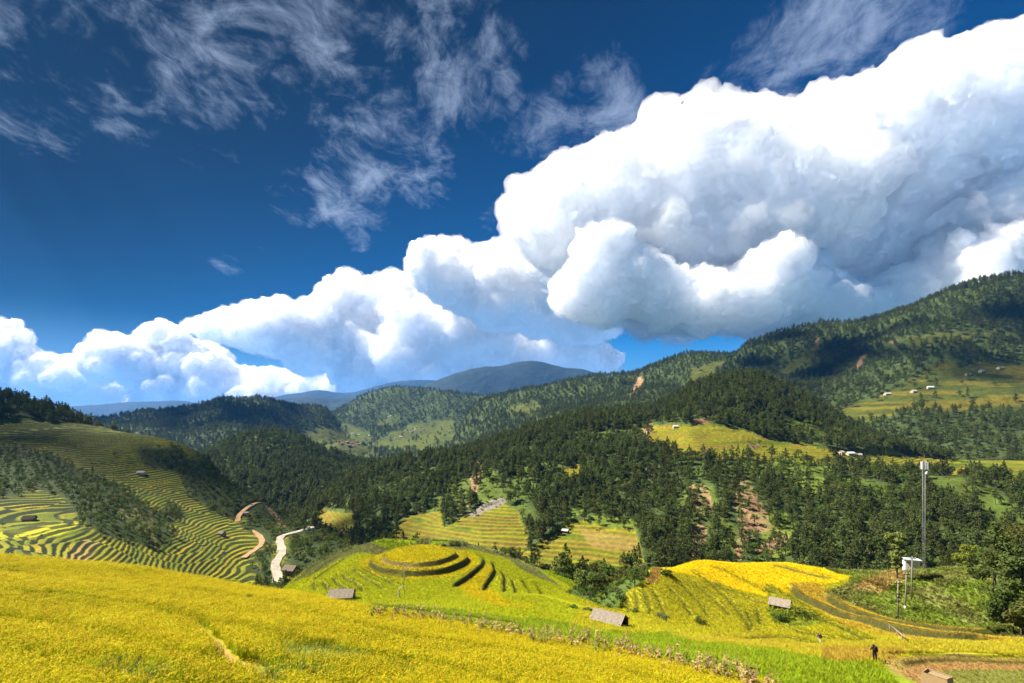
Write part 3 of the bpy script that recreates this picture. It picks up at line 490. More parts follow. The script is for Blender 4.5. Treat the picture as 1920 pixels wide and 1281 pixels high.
RMT = loft([[(830, 890, 1000), (950, 862, 960), (1200, 815, 820), (1400, 850, 700), (1600, 868, 640), (1800, 884, 565), (2240, 884, 530)], [(830, 880, 1200), (900, 830, 1250), (960, 800, 1230), (1200, 765, 1100), (1400, 768, 950), (1570, 785, 830), (1700, 762, 800), (1920, 752, 770), (2240, 745, 760)],
            [(830, 875, 1350), (880, 810, 1450), (930, 778, 1450), (1200, 725, 1350), (1400, 706, 1200), (1560, 712, 1050), (1700, 690, 960), (1920, 672, 930), (2240, 660, 930)],
            [(830, 870, 1500), (850, 820, 1580), (880, 768, 1650), (910, 746, 1690), (960, 736, 1680), (1000, 728, 1650), (1060, 716, 1620), (1100, 711, 1600), (1180, 701, 1600), (1230, 686, 1600), (1280, 667, 1560), (1320, 662, 1530), (1355, 664, 1500), (1372, 670, 1470), (1400, 652, 1430), (1440, 632, 1400), (1490, 616, 1375), (1540, 608, 1350), (1590, 605, 1325), (1640, 601, 1300), (1700, 571, 1250), (1800, 537, 1200), (1860, 520, 1175), (1920, 508, 1150), (2240, 430, 1100)]], [(200, -110), (500, -300)], xs, [60, 70, 70, 6, 4])
pxm, pym = RMT.px.copy(), RMT.py.copy(); wx, wy = warp(pxm, pym, 10, 50, 151)
MFLD = inpoly(wx, wy, [(1555, 778), (1620, 752), (1700, 717), (1740, 692), (1830, 682), (2240, 672), (2240, 780), (1860, 770), (1760, 776), (1700, 770), (1640, 792), (1580, 795)])
MGR = np.zeros(pxm.shape, bool); MSC = np.zeros(pxm.shape, bool)
for P in ([(1465, 692), (1535, 638), (1545, 645), (1485, 702)], [(1290, 700), (1350, 680), (1365, 690), (1300, 730)], [(1625, 640), (1665, 605), (1680, 605), (1640, 645)], [(1540, 660), (1600, 640), (1610, 650), (1550, 680)], [(1700, 650), (1800, 620), (1900, 615), (1800, 640), (1720, 665)], [(940, 770), (1000, 752), (1010, 765), (960, 785)]): MGR |= inpoly(wx, wy, P)
for P in ([(1174, 745), (1192, 720), (1204, 706), (1214, 712), (1200, 738), (1180, 748)], [(1588, 690), (1622, 660), (1632, 664), (1604, 694)], [(1664, 656), (1676, 647), (1684, 650), (1682, 660)], [(1550, 702), (1566, 690), (1566, 702)], [(1530, 628), (1537, 630), (1536, 642), (1530, 640)]): MSC |= inpoly(wx, wy, P)
dz(RMT, 170, 30, 161, 5, sstep(650, 800, RMT.Y)*(1-sstep(1150, 1400, RMT.Y)*.5)*(1-MFLD*.8)); dz(RMT, 45, 6, 163, 3, 1-MFLD*.7)
RMT.C[:] = WOOD; put(RMT.C, MFLD, GRASS*.28+OCH*.03); put(RMT.C, MFLD*sstep(.45, .6, fbm(RMT.Z*6, RMT.X*.5, 60, 3, 167)*.5+.5)*.6, OCH*.35+YGR*.12); put(RMT.C, MGR, GRASS*.33+STRAW*.08); put(RMT.C, MSC, SCAR*.9)
LAYERS.append((RMT, 'right_mountain', 'mount'))
xs = np.arange(400, 1400, 5.0)
FAR1 = loft([[(400, 830, 4200), (1400, 830, 4200)], [(400, 790, 5200), (700, 778, 5200), (900, 760, 5300), (1100, 765, 5300), (1400, 770, 5300)],
             [(400, 765, 5800), (500, 752, 5800), (580, 745, 5800), (650, 748, 5800), (720, 744, 5900), (800, 722, 6000), (840, 706, 6000), (900, 687, 6000), (925, 690, 6000), (945, 686, 6000), (985, 675, 6000), (1012, 676, 6000), (1040, 686, 6000), (1060, 694, 6000), (1092, 694, 6000), (1150, 705, 6000), (1250, 725, 6000), (1400, 740, 6000)]], [(800, -400)], xs, [30, 40, 5])
dz(FAR1, 900, 150, 171, 5, sstep(4400, 5000, FAR1.Y)*(1-sstep(5400, 5900, FAR1.Y)*.85)); dz(FAR1, 420, 38, 173, 4); FAR1.C[:] = (.022, .036, .03); LAYERS.append((FAR1, 'blue_mountains', 'far'))
xs = np.arange(-200, 1200, 5.0)
FAR2 = loft([[(-200, 815, 8000), (1200, 815, 8000)], [(-200, 790, 8900), (600, 775, 8900), (1200, 775, 8900)],
             [(-200, 775, 9500), (60, 766, 9500), (120, 764, 9500), (165, 760, 9500), (210, 757, 9500), (250, 752, 9500), (275, 755, 9500), (310, 752, 9500), (345, 753, 9500), (380, 757, 9500), (440, 760, 9500), (500, 748, 9500), (560, 737, 9500), (600, 731, 9500), (625, 736, 9500), (655, 740, 9500), (700, 727, 9500), (740, 715, 9500), (765, 717, 9500), (790, 713, 9500), (830, 714, 9500), (870, 722, 9500), (960, 735, 9500), (1200, 745, 9500)]], [(900, -500)], xs, [16, 30, 5])
dz(FAR2, 1400, 160, 181, 5, sstep(8100, 8600, FAR2.Y)*(1-sstep(9000, 9450, FAR2.Y)*.9)); dz(FAR2, 700, 45, 183, 4); FAR2.C[:] = (.025, .04, .04); LAYERS.append((FAR2, 'farthest_mountains', 'far'))
for Lr, nm, mt in LAYERS: Lr.build(nm, M[mt])
vf = mesh_np('valley_floor', [(-9000, -900, -130), (9000, -900, -130), (9000, 9600, -130), (-9000, 9600, -130)], [[0, 1, 2, 3]])
a = vf.attributes.new('Col', 'FLOAT_COLOR', 'POINT'); a.data.foreach_set('color', np.tile(np.append(WOOD, 1), 4).astype(np.float32)); vf.materials.append(M['far']); tag(link('valley_floor', vf), kind='structure')
# ------------------------------------------------------------------ plants: models
M['bark'] = plain_mat('bark', (.11, .085, .06), .9, .3, 6)
M['pine_leaf'] = leaf_mat('pine_leaf', (.098, .122, .03), .38)
M['broad_leaf'] = leaf_mat('broad_leaf', (.11, .155, .032), .35)
M['olive_leaf'] = leaf_mat('olive_leaf', (.165, .18, .045), .35)
M['lime_leaf'] = leaf_mat('lime_leaf', (.22, .26, .03), .3)
M['shrub_leaf'] = leaf_mat('shrub_leaf', (.095, .145, .024), .35)
M['dull_leaf'] = leaf_mat('dull_leaf', (.13, .135, .06), .3)
M['dark_leaf'] = leaf_mat('dark_leaf', (.07, .10, .025), .25)
M['weed_leaf'] = leaf_mat('weed_leaf', (.2, .24, .04), .35, tint=True)
M['rice_leaf'] = leaf_mat('rice_leaf', (.3, .3, .02), .3, .22, tint=True)
M['grain'] = leaf_mat('grain', (.62, .47, .015), .3, .25)
M['dry_leaf'] = leaf_mat('dry_leaf', (.46, .315, .14), .3, .25)
M['corn_green'] = leaf_mat('corn_green', (.16, .22, .03), .25, .3)
def tube(P, R, k=6):
    P = np.asarray(P, float); V = []; Fc = []
    for i, p in enumerate(P):
        d = P[min(i+1, len(P)-1)]-P[max(i-1, 0)]; d /= np.linalg.norm(d)+1e-9
        a = np.cross(d, (0, 0, 1) if abs(d[2]) < .9 else (1, 0, 0)); a /= np.linalg.norm(a); b = np.cross(d, a)
        for q in range(k):
            t = 2*math.pi*q/k; V.append(p+R[i]*(math.cos(t)*a+math.sin(t)*b))
    for i in range(len(P)-1):
        for q in range(k): Fc.append((i*k+q, i*k+(q+1) % k, (i+1)*k+(q+1) % k, (i+1)*k+q))
    n = len(V); V.append(P[-1]); 
    for q in range(k): Fc.append(((len(P)-1)*k+q, (len(P)-1)*k+(q+1) % k, n, n))
    return np.array(V), Fc
def leaves(cent, rad, n, size, rng, flat=.35, up=.3, aspect=.55):
    """n leaf faces spread through lumps (cent, rad)"""
    k = rng.integers(0, len(cent), n); d = rng.normal(size=(n, 3)); d /= np.linalg.norm(d, axis=1)[:, None]
    c = cent[k]+d*rad[k]*(rng.random((n, 1))**.45)
    nr = d*.8+rng.normal(size=(n, 3))*.55+np.array((0, 0, up)); nr /= np.linalg.norm(nr, axis=1)[:, None]
    a = np.cross(nr, rng.normal(size=(n, 3))); a /= np.linalg.norm(a, axis=1)[:, None]; b = np.cross(nr, a)
    s = size*rng.uniform(.6, 1.35, (n, 1)); a *= s*.5; b *= s*.5*aspect
    V = np.stack([c-a-b*.5, c+a*.2-b, c+a+b*.3, c-a*.1+b], 1).reshape(-1, 3); Q = np.arange(4*n).reshape(n, 4)
    return V, Q
def pine_parts(h, rng, nleaf, size, slim=1.0, bare=.3):
    tr = [(0, 0, -.6)]; x = y = 0
    for k in range(1, 6): x += rng.normal()*.012*h; y += rng.normal()*.012*h; tr.append((x, y, h*k/5.3))
    T = tube(tr, [h*.022*(1-.16*k) for k in range(6)], 6); C, R = [], []
    for k in range(11):
        f = bare+(1-bare)*k/10; w = h*.225*slim*(1-((f-bare)/(1-bare))**2.2*.72)*rng.uniform(.7, 1.2)
        for q in range(3 if f < .85 else 1):
            t = rng.uniform(0, 6.28); r = w*rng.uniform(.35, 1.0) if f < .85 else 0; i = f*5; j = min(int(i), 4); p = np.array(tr[j])*(1-(i-j))+np.array(tr[j+1])*(i-j)
            C.append((p[0]+r*math.cos(t), p[1]+r*math.sin(t), f*h+rng.normal()*.02*h)); R.append((w*.6, w*.6, h*.065))
    return T, leaves(np.array(C), np.array(R), nleaf, size, rng)
def broad_parts(h, rng, nleaf, size, spread=.36, bare=.22, lumps=14):
    top = np.array((rng.normal()*.05*h, rng.normal()*.05*h, h*.75)); T = list(tube([(0, 0, -.6), (0, 0, h*.15), tuple(top*.5), tuple(top)], [h*.03, h*.024, h*.018, h*.008], 6)); C, R = [], []
    V, Fc = [T[0]], list(T[1]); n = len(T[0])
    for k in range(lumps):
        t = rng.uniform(0, 6.28); f = rng.uniform(bare+.12, .92); r = h*spread*math.sqrt(max(.05, 1-((f-.5)/.52)**2))*rng.uniform(.3, 1.0)
        c = (r*math.cos(t)+top[0]*f, r*math.sin(t)+top[1]*f, f*h); C.append(c); s = h*rng.uniform(.10, .19); R.append((s, s, s*.75))
        if k % 3 == 0:
            v, f2 = tube([(top*.4)*f, np.array(c)*(.6, .6, .8), c], [h*.012, h*.008, h*.003], 4); V.append(v); Fc += [tuple(i+n for i in q) for q in f2]; n += len(v)
    return (np.concatenate(V), Fc), leaves(np.array(C), np.array(R), nleaf, size, rng, aspect=.7)
def shrub_parts(h, rng, nleaf, size, lumps=7):
    C, R = [], []
    for k in range(lumps):
        t = rng.uniform(0, 6.28); r = h*.6*rng.uniform(0, 1); s = h*rng.uniform(.25, .42); C.append((r*math.cos(t), r*math.sin(t), h*rng.uniform(.25, .62))); R.append((s, s, s*.8))
    return leaves(np.array(C), np.array(R), nleaf, size, rng, aspect=.7)
def part_mesh(name, VF, mat, smooth=False):
    V, Fc = VF; me = bpy.data.meshes.new(name); 
    if isinstance(Fc, np.ndarray): me = mesh_np(name, V, Fc, smooth); 
    else: me.from_pydata([tuple(v) for v in V], [], [tuple(dict.fromkeys(f)) for f in Fc])
    me.materials.append(mat); return me
def joined(name, items):
    V, Fc, mi, n = [], [], [], 0; mats = []
    for (v, f), m in items:
        V += [tuple(q) for q in v]; Fc += [tuple(dict.fromkeys(int(i)+n for i in q)) for q in f]; mi += [len(mats)]*len(f); n += len(v); mats.append(m)
    me = bpy.data.meshes.new(name); me.from_pydata(V, [], Fc)
    for m in mats: me.materials.append(m)
    me.polygons.foreach_set('material_index', mi); return me
rng = np.random.default_rng(11)
KIND = {'pine': [], 'broad': [], 'shrub': []}     # unit models (height 1 stands for 12 m, 8 m, 2 m)
for k in range(5):
    p = pine_parts(12, rng, 420, .95, (.9, 1.15, 1.0, 1.3, .8)[k], (.3, .38, .22, .45, .2)[k]); KIND['pine'].append((part_mesh('trunk', p[0], M['bark']), part_mesh('crown', p[1], M['pine_leaf']), joined('pine', [(p[0], M['bark']), (p[1], M['pine_leaf'])])))
for k in range(5):
    p = broad_parts(8, rng, 460, .62, (.36, .42, .3, .45, .38)[k]); m = M[('broad_leaf', 'olive_leaf', 'olive_leaf', 'shrub_leaf', 'broad_leaf')[k]]; KIND['broad'].append((part_mesh('trunk', p[0], M['bark']), part_mesh('crown', p[1], m), joined('broadleaf', [(p[0], M['bark']), (p[1], m)])))
for k in range(4):
    p = shrub_parts(2, rng, 200, .34); KIND['shrub'].append((None, None, part_mesh('shrub', p, M[('shrub_leaf', 'broad_leaf', 'dull_leaf', 'lime_leaf')[k]])))
def blades(n, h, w, rng, lean=.5, seg=3, base=.08):
    V, Fc = [], []
    for i in range(n):
        t = rng.uniform(0, 6.28); d = np.array((math.cos(t), math.sin(t), 0)); s = np.array((-d[1], d[0], 0)); hh = h*rng.uniform(.65, 1.1); ln = lean*rng.uniform(.3, 1.2)*h; o = d*rng.uniform(0, base)+s*rng.normal()*base*.5; k = len(V)
        for q in range(seg+1):
            f = q/seg; p = o+d*ln*f*f+np.array((0, 0, hh*(f-.28*f**3*lean))); ww = w*(1-.85*f*f)
            V += [p-s*ww, p+s*ww]
        for q in range(seg): Fc.append((k+2*q, k+2*q+1, k+2*q+3, k+2*q+2))
    return np.array(V), np.array(Fc)
def panicles(n, h, rng):
    V, Fc = [], []
    for i in range(n):                       # nodding grain heads
        t = rng.uniform(0, 6.28); d = np.array((math.cos(t), math.sin(t), 0)); s = np.array((-d[1], d[0], 0)); p = d*rng.uniform(.04, .2)+np.array((0, 0, h*rng.uniform(.72, 1.08))); k = len(V); l = rng.uniform(.09, .16)
        for q, (a, b, w) in enumerate(((0, 0, .005), (.4, .12, .009), (.8, -.15, .010), (1.0, -.6, .003))): V += [p+d*l*a+np.array((0, 0, l*b))-s*w, p+d*l*a+np.array((0, 0, l*b))+s*w]
        for q in range(3): Fc.append((k+2*q, k+2*q+1, k+2*q+3, k+2*q+2))
    return np.array(V), np.array(Fc)
PROT = {}
def proto(cname, meshes):
    c = bpy.data.collections.new(cname)
    for i, me in enumerate(meshes):
        o = bpy.data.objects.new('%s_%02d' % (cname, i), me); c.objects.link(o)
    PROT[cname] = c
rm = []
for k in range(5):
    b = blades(22, .72, .011, rng, .22, 3, .12); g = panicles(8, .76, rng)
    rm.append(joined('rice', [(b, M['rice_leaf']), (g, M['grain'])]))
proto('rice_clump', rm)
proto('rice_tuft', [joined('rice', [(blades(11, .6, .026, rng, .5, 2, .2), M['rice_leaf'])]) for k in range(4)])
proto('weed', [joined('weed', [(blades(16, .9, .03, rng, .8, 3, .25), M['weed_leaf'])]) for k in range(3)]+[joined('weed', [(shrub_parts(.7, rng, 70, .22), M['weed_leaf'])]) for k in range(2)])
proto('wood', [a[2] for a in KIND['pine']]+[a[2] for a in KIND['broad']]+[a[2] for a in KIND['shrub']])
def stuff(name, label, cat, P, rotz, scl, idx, coll, tint=None, tilt=None):
    P = np.asarray(P, np.float32); n = len(P); me = bpy.data.meshes.new(name); me.vertices.add(n); me.vertices.foreach_set('co', P.ravel())
    rot = np.zeros((n, 3), np.float32); rot[:, 2] = rotz
    if tilt is not None: rot[:, :2] = tilt
    me.attributes.new('rot', 'FLOAT_VECTOR', 'POINT').data.foreach_set('vector', rot.ravel())
    me.attributes.new('scl', 'FLOAT_VECTOR', 'POINT').data.foreach_set('vector', np.asarray(scl, np.float32).ravel())
    me.attributes.new('idx', 'INT', 'POINT').data.foreach_set('value', np.asarray(idx, np.int32))
    if tint is not None: me.attributes.new('tint', 'FLOAT_VECTOR', 'POINT').data.foreach_set('vector', np.asarray(tint, np.float32).ravel())
    o = link(name, me); g = bpy.data.node_groups.new(name, 'GeometryNodeTree'); N = g.nodes.new; L = g.links.new
    g.interface.new_socket('Geometry', in_out='INPUT', socket_type='NodeSocketGeometry'); g.interface.new_socket('Geometry', in_out='OUTPUT', socket_type='NodeSocketGeometry')
    gi = N('NodeGroupInput'); go = N('NodeGroupOutput'); ip = N('GeometryNodeInstanceOnPoints'); ci = N('GeometryNodeCollectionInfo')
    ci.inputs['Collection'].default_value = PROT[coll]; ci.inputs['Separate Children'].default_value = True; ci.inputs['Reset Children'].default_value = True
    def na(nm, ty):
        a = N('GeometryNodeInputNamedAttribute'); a.data_type = ty; a.inputs[0].default_value = nm; return a.outputs[0]
    ip.inputs['Pick Instance'].default_value = True
    L(gi.outputs[0], ip.inputs['Points']); L(ci.outputs[0], ip.inputs['Instance']); L(na('idx', 'INT'), ip.inputs['Instance Index'])
    L(na('rot', 'FLOAT_VECTOR'), ip.inputs['Rotation']); L(na('scl', 'FLOAT_VECTOR'), ip.inputs['Scale']); L(ip.outputs[0], go.inputs[0])
    o.modifiers.new('scatter', 'NODES').node_group = g; tag(o, label, cat, kind='stuff')
    return o
# ------------------------------------------------------------------ what the ground hides
YB = np.geomspace(8, 12000, 400); XB0, XBS, NX = -400, 6.0, 460
HOR = np.full((NX, len(YB)), -9.0)
for Lr, nm, mt in LAYERS:
    b = np.clip(((Lr.px-XB0)/XBS).astype(int), 0, NX-1); y = np.clip(np.searchsorted(YB, Lr.Y), 0, len(YB)-1); np.maximum.at(HOR, (b.ravel(), y.ravel()), (Lr.Z/Lr.Y).ravel())
HOR = np.maximum.accumulate(HOR, 1)
def clearance(P, h):
    """how far (pixels) the top of a thing of height h at P stands above the ground in front of it"""
    b = np.clip(((CX+F*P[:, 0]/P[:, 1]-XB0)/XBS).astype(int), 0, NX-1); y = np.clip(np.searchsorted(YB, P[:, 1])-2, 0, len(YB)-1)
    return ((P[:, 2]+h)/P[:, 1]-HOR[b, y])*F
# ------------------------------------------------------------------ plants: where they stand
rng = np.random.default_rng(23)
WP, WI, WS = [], [], []      # woodland: place, model index (0-4 pine, 5-9 broadleaf, 10-13 shrub), size
def wood(Lr, dens, sp, pf, sf, smin, smax, n_max=40000, scale_xy=1.0):
    gi, gj = Lr.scatter(dens, sp, rng, n_max); P = Lr.at(gi, gj); n = len(P); r = rng.random(n)
    clump = fbm(P[:, 0], P[:, 1], 60, 3, 201)*.5+.5
    k = np.where(r < pf*np.clip(.4+1.2*clump, 0, 1.3), rng.integers(0, 5, n), np.where(r < 1-sf, rng.integers(5, 10, n), rng.integers(10, 14, n)))
    s = rng.uniform(smin, smax, n)*(.8+.4*clump); WP.append(P); WI.append(k); WS.append(s)
wood(RIDGE, RIDGE_WOOD*(RIDGE.Y < 500), 3.7, .45, .2, .5, 1.02, 30000)
wood(RIDGE, RIDGE_WOOD*(RIDGE.Y >= 500), 4.2, .95, .05, .7, 1.1, 22000)
wood(RIDGE, (MEADOW | SCARM)*1.0, 5.0, .05, .8, .5, 1.0, 1500)
wood(CONE, np.ones(CONE.X.shape), 5.6, .8, .1, .8, 1.2, 9000)
wood(LFAR, 1-LFLD*.94, 9, .75, 0, 1.0, 1.5, 14000)
wood(CFAR, 1-CFLD*.93, 10, .6, 0, 1.0, 1.6, 16000)
wood(RMT, 1-np.maximum(np.maximum(MFLD*.96, MGR*.9), MSC), 7.5, .75, .05, .85, 1.35, 26000)
wood(RMT, ((RMT.py < np.roll(RMT.py, 8, 0)+0) & (RMT.Y > 1090) & (pxm > 1600) & (np.abs(np.arange(RMT.X.shape[0])-200)[:, None] < 6))*1.0, 11, 1.0, 0, 1.0, 1.4, 300)
crestm = inpoly(px0*0+HILL.px, HILL.py, [(-260, 600), (0, 650), (195, 790), (185, 806), (60, 790), (0, 790), (-260, 790)]) | (HILL.Y > 385)
wood(HILL, HILL_SHRUB*(~crestm), 2.2, .03, .55, .2, .44, 16000)
wood(HILL, HILL_SHRUB*crestm, 4.4, .7, .1, .55, .85, 2600)
wood(HILL, (1-HILL_SHRUB)*(fbm(HILL.X, HILL.Y, 25, 3, 207) > .38), 5.5, 0, .85, .15, .32, 700)
gm = np.asarray(GULLY, float)*(VALE.Y > 118)*((VALE.px > 985) & (VALE.px < 1200)); wood(VALE, gm, 3.0, .06, .1, .45, .75, 500)
wood(VALE, np.asarray(GULLY, float)*((VALE.px > 1060) & (VALE.Y <= 127)), 2.2, 0, .9, .4, .8, 300)
wood(VALE, np.asarray(VALE.Y > 138, float)*((VALE.px > 1200) | (VALE.px < 620)), 5, .3, .3, .5, .8, 500)
P = np.concatenate(WP); I = np.concatenate(WI); S = np.concatenate(WS); H = np.where(I < 5, 12, np.where(I < 10, 8, 2))*S
ok = clearance(P, H) > -14; ppx = CX+F*P[:, 0]/P[:, 1]; ok &= (ppx > -260) & (ppx < 2180)
P, I, S, H, ppx = P[ok], I[ok], S[ok], H[ok], ppx[ok]
RZ = rng.uniform(0, 6.28, len(P)); size_px = np.minimum(clearance(P, H), H*F/P[:, 1])*((ppx > 5) & (ppx < 1915))
chosen = np.zeros(len(P), bool)
PL = {'pine': 's', 'broad': 's', 'shrub': 'es'}
def region(p, x, kind):
    w = {'pine': 'pine tree', 'broad': 'broadleaf tree', 'shrub': 'low green bush'}[kind]
    if p[1] < 128: return w+' on the rough bank or gully beside the yellow terraces', w+PL[kind]+' beside the yellow terraces'
    if p[1] < 200 and x > 950: return w+' in the dark gully grove behind the round knoll', w+PL[kind]+' in the gully grove'
    if x < 730 and p[1] < 480 and p[0]/p[1] < -.2 and p[2] > -75 and p[1] < 400: return w+' among the terraces of the left hillside', w+PL[kind]+' on the left hillside'
    if x < 1000: return w+' in the forest on the valley side behind the knoll', w+PL[kind]+' behind the knoll'
    if x < 1290: return w+' in the dark wood across the valley, left of the landslips', w+PL[kind]+' left of the landslips'
    if x < 1500: return w+' growing around the bare orange landslips', w+PL[kind]+' around the landslips'
    return w+' on the wooded slope behind the radio mast', w+PL[kind]+' behind the mast'
for kind, lo, hi, nmax in (('pine', 0, 5, 300), ('broad', 5, 10, 300), ('shrub', 10, 14, 300)):
    m = np.where((I >= lo) & (I < hi))[0]; m = m[np.argsort(-size_px[m])][:nmax]; chosen[m] = True
    for q in m:
        a, b, c = KIND[kind][I[q]-lo]; lb, gr = region(P[q], ppx[q], kind)
        if kind == 'shrub': o = link('bush', c)
        else:
            o = empty(('pine_tree' if kind == 'pine' else 'broadleaf_tree'), (0, 0, 0)); link('trunk', a, o); link('crown', b, o)
        o.location = P[q]; o.rotation_euler = (0, 0, RZ[q]); o.scale = (S[q], S[q], S[q])
        tag(o, lb, 'bush' if kind == 'shrub' else 'tree', gr)
nc = ~chosen
stuff('woodland', 'dense green woodland covering the valley sides and mountains', 'woodland', P[nc], RZ[nc], np.repeat(S[nc, None], 3, 1)*rng.uniform(.85, 1.15, (nc.sum(), 3)), I[nc], 'wood')
print('trees', len(P))
# rice in the foreground
row = np.arange(FIELD.X.shape[0])[:, None]*np.ones((1, FIELD.X.shape[1])); D = (row < 110)*(FIELD.px > -90)*(FIELD.px < 2000)*(FIELD.py < 1345)*(1-.92*FIELD_CLEAR)
gi, gj = FIELD.scatter(D*(1-.1*STEPS), .20, rng, 95000); P = FIELD.at(gi, gj); n = len(P); x, y = P[:, 0], P[:, 1]
a = fbm(x, y, 10, 4, 301)*.5+.5; b = fbm(x+y*.4, y*.5, 3.0, 3, 303)*.5+.5; ang = fbm(x*.6+y*.8, (x*-.8+y*.6)*.25, 4.0, 3, 305)*.5+.5
ti = YEL[None]*1.32+(YGR*1.32-YEL*1.32)[None]*np.clip(.45+.9*b, 0, 1)[:, None]; ti = ti+(GRN*1.15-ti)*(sstep(.5, .72, a)*.6+sstep(.55, .7, ang)*.4)[:, None].clip(0, .75); st_ = FIELD.at(gi, gj, STEPS); pl_ = _h(np.round(FIELD.at(gi, gj, PLOT)), np.round(FIELD.at(gi, gj, PLOT))*0, 77); ti = ti+(GRN*1.2-ti)*(st_*.35+.25*pl_)[:, None].clip(0, .8); ti = ti*np.array((.97, 1.03, 1.0)); ti *= rng.uniform(.78, 1.2, (n, 1))
sc_ = rng.uniform(.75, 1.1, (n, 1))*(.85+.25*b[:, None])*(1-.12*st_[:, None]); stuff('rice_plants', 'ripening golden green rice filling the sloping foreground field', 'rice', P, rng.uniform(0, 6.28, n), np.hstack([sc_*1.15, sc_*1.15, sc_*.92]), rng.integers(0, 5, n), 'rice_clump', ti, rng.normal(size=(n, 2))*.05)
gi, gj = FIELD.scatter(grass_m*(row < 110), .2, rng, 6000); P = FIELD.at(gi, gj); n = len(P); ti = GRASS[None]*rng.uniform(.7, 1.5, (n, 1))+STRAW[None]*rng.uniform(0, .6, (n, 1))
stuff('field_grass', 'short pale green grass in the gaps of the foreground rice', 'grass', P, rng.uniform(0, 6.28, n), np.repeat(rng.uniform(.25, .6, (n, 1)), 3, 1), rng.integers(0, 3, n), 'weed', ti)
# rice on the shoulder below
D = (~VALE_BARE)*(VALE.Y > 34)*(VALE.px > 500)*(VALE.px < 2000)*(1-np.clip(GREENB, 0, 1)*.7)
D = D*(clearance(np.stack([VALE.X.ravel(), VALE.Y.ravel(), VALE.Z.ravel()], 1), .6).reshape(D.shape) > -4)
gi, gj = VALE.scatter(D, .36, rng, 80000); P = VALE.at(gi, gj); n = len(P); ti = VALE.at(gi, gj, VALE.C)*rng.uniform(.8, 1.25, (n, 1)); s = rng.uniform(.6, .95, (n, 1))*(1-.6*np.clip(VALE.at(gi, gj, VALE_RISER)*1.3+VALE.at(gi, gj, SEAM_SHADE)*.6, 0, 1))[:, None]
stuff('terrace_rice', 'green and yellow rice growing on the knoll and lower terraces', 'rice', P, rng.uniform(0, 6.28, n), np.hstack([s*1.2, s*1.2, s*.85]), rng.integers(0, 4, n), 'rice_tuft', ti)
D = (np.asarray(BANKM, float)+np.asarray(GREENB, float)*.6+(np.asarray(GULLY, float)*.6+((VALE.Y > 128) & (VALE.px < 1060)))*.6)*(VALE.Y < 150)*(VALE.px < 2000)
D = D*(clearance(np.stack([VALE.X.ravel(), VALE.Y.ravel(), VALE.Z.ravel()], 1), .6).reshape(D.shape) > -4)
gi, gj = VALE.scatter(D, .55, rng, 22000); P = VALE.at(gi, gj); n = len(P); ti = VALE.at(gi, gj, VALE.C)*rng.uniform(.75, 1.45, (n, 1)); s = rng.uniform(.5, 1.2, (n, 1))*(.7+.8*sstep(-.2, .5, fbm(P[:, 0], P[:, 1], 5, 3, 311)))[:, None]
stuff('bank_weeds', 'rough grass and weeds covering the bank and the knoll back', 'weeds', P, rng.uniform(0, 6.28, n), np.repeat(s, 3, 1), rng.integers(0, 5, n), 'weed', ti)

# stubble on the bare plot in the corner
D = np.asarray(inpoly(px0*0+VALE.px if False else VALE.px, VALE.py, [(1650, 1232), (2000, 1230), (2000, 1340), (1780, 1330), (1700, 1275)]), float)
gi, gj = VALE.scatter(D, .3, rng, 3000); P = VALE.at(gi, gj); n = len(P); ti = VALE.at(gi, gj, VALE.C)*rng.uniform(.8, 1.6, (n, 1))
stuff('stubble', 'short straw stubble on the bare brown plot', 'stubble', P, rng.uniform(0, 6.28, n), np.repeat(rng.uniform(.12, .3, (n, 1)), 3, 1), rng.integers(0, 3, n), 'weed', ti)
# ------------------------------------------------------------------ built things
M['old_wood'] = plain_mat('old_wood', (.26, .20, .15), .85, .35, 5, .4, stretch=(6, 1, 6))
M['grey_sheet'] = plain_mat('grey_roof_sheet', (.33, .275, .215), .8, .4, 2.5, .3, stretch=(1, 4, 1))
M['dark_wood'] = plain_mat('dark_wood', (.10, .075, .05), .9, .3, 5)
M['white_wall'] = plain_mat('white_wall', (.80, .80, .78), .7, .06, 2, .05)
M['blue_sheet'] = plain_mat('pale_blue_sheet', (.62, .70, .76), .5, .1, 2, .05)
M['white_sheet'] = plain_mat('white_roof_sheet', (.58, .57, .55), .5, .12, 2, .05)
M['red_tile'] = plain_mat('red_tile', (.30, .13, .08), .8, .25, 2)
M['tan_wall'] = plain_mat('tan_wall', (.52, .42, .30), .85, .15, 2)
M['steel'] = plain_mat('galvanised_steel', (.30, .30, .29), .6, .15, 4, .05, metal=.2)
M['white_plastic'] = plain_mat('white_plastic', (.68, .68, .68), .4, .04, 4, 0)
M['concrete'] = plain_mat('concrete', (.24, .20, .155), .85, .15, 3)
M['black_cable'] = plain_mat('black_cable', (.02, .02, .02), .6, .1, 3, 0)
M['road'] = plain_mat('pale_concrete_road', (.40, .34, .26), .9, .3, .35, .1)
M['track'] = plain_mat('orange_earth_track', (.42, .25, .13), .95, .25, .5, .3)
M['crate_wood'] = plain_mat('new_wood', (.36, .25, .13), .8, .25, 4, .3, stretch=(1, 6, 6))
M['straw'] = plain_mat('straw', (.42, .30, .12), .95, .35, 9, .6)
M['dead_wood'] = plain_mat('bleached_dead_wood', (.42, .37, .30), .9, .3, 8, .3)
M['cloth_dark'] = plain_mat('dark_cloth', (.025, .025, .035), .9, .3, 9)
M['cloth_navy'] = plain_mat('navy_cloth', (.05, .06, .10), .9, .3, 9)
M['cloth_white'] = plain_mat('white_cloth', (.75, .74, .70), .9, .1, 9)
M['skin'] = plain_mat('skin', (.45, .26, .17), .6, .05, 9, 0)
M['hair'] = plain_mat('black_hair', (.02, .015, .012), .6, .2, 20)
M['cap_red'] = plain_mat('dull_red_cloth', (.25, .07, .05), .9, .2, 9)
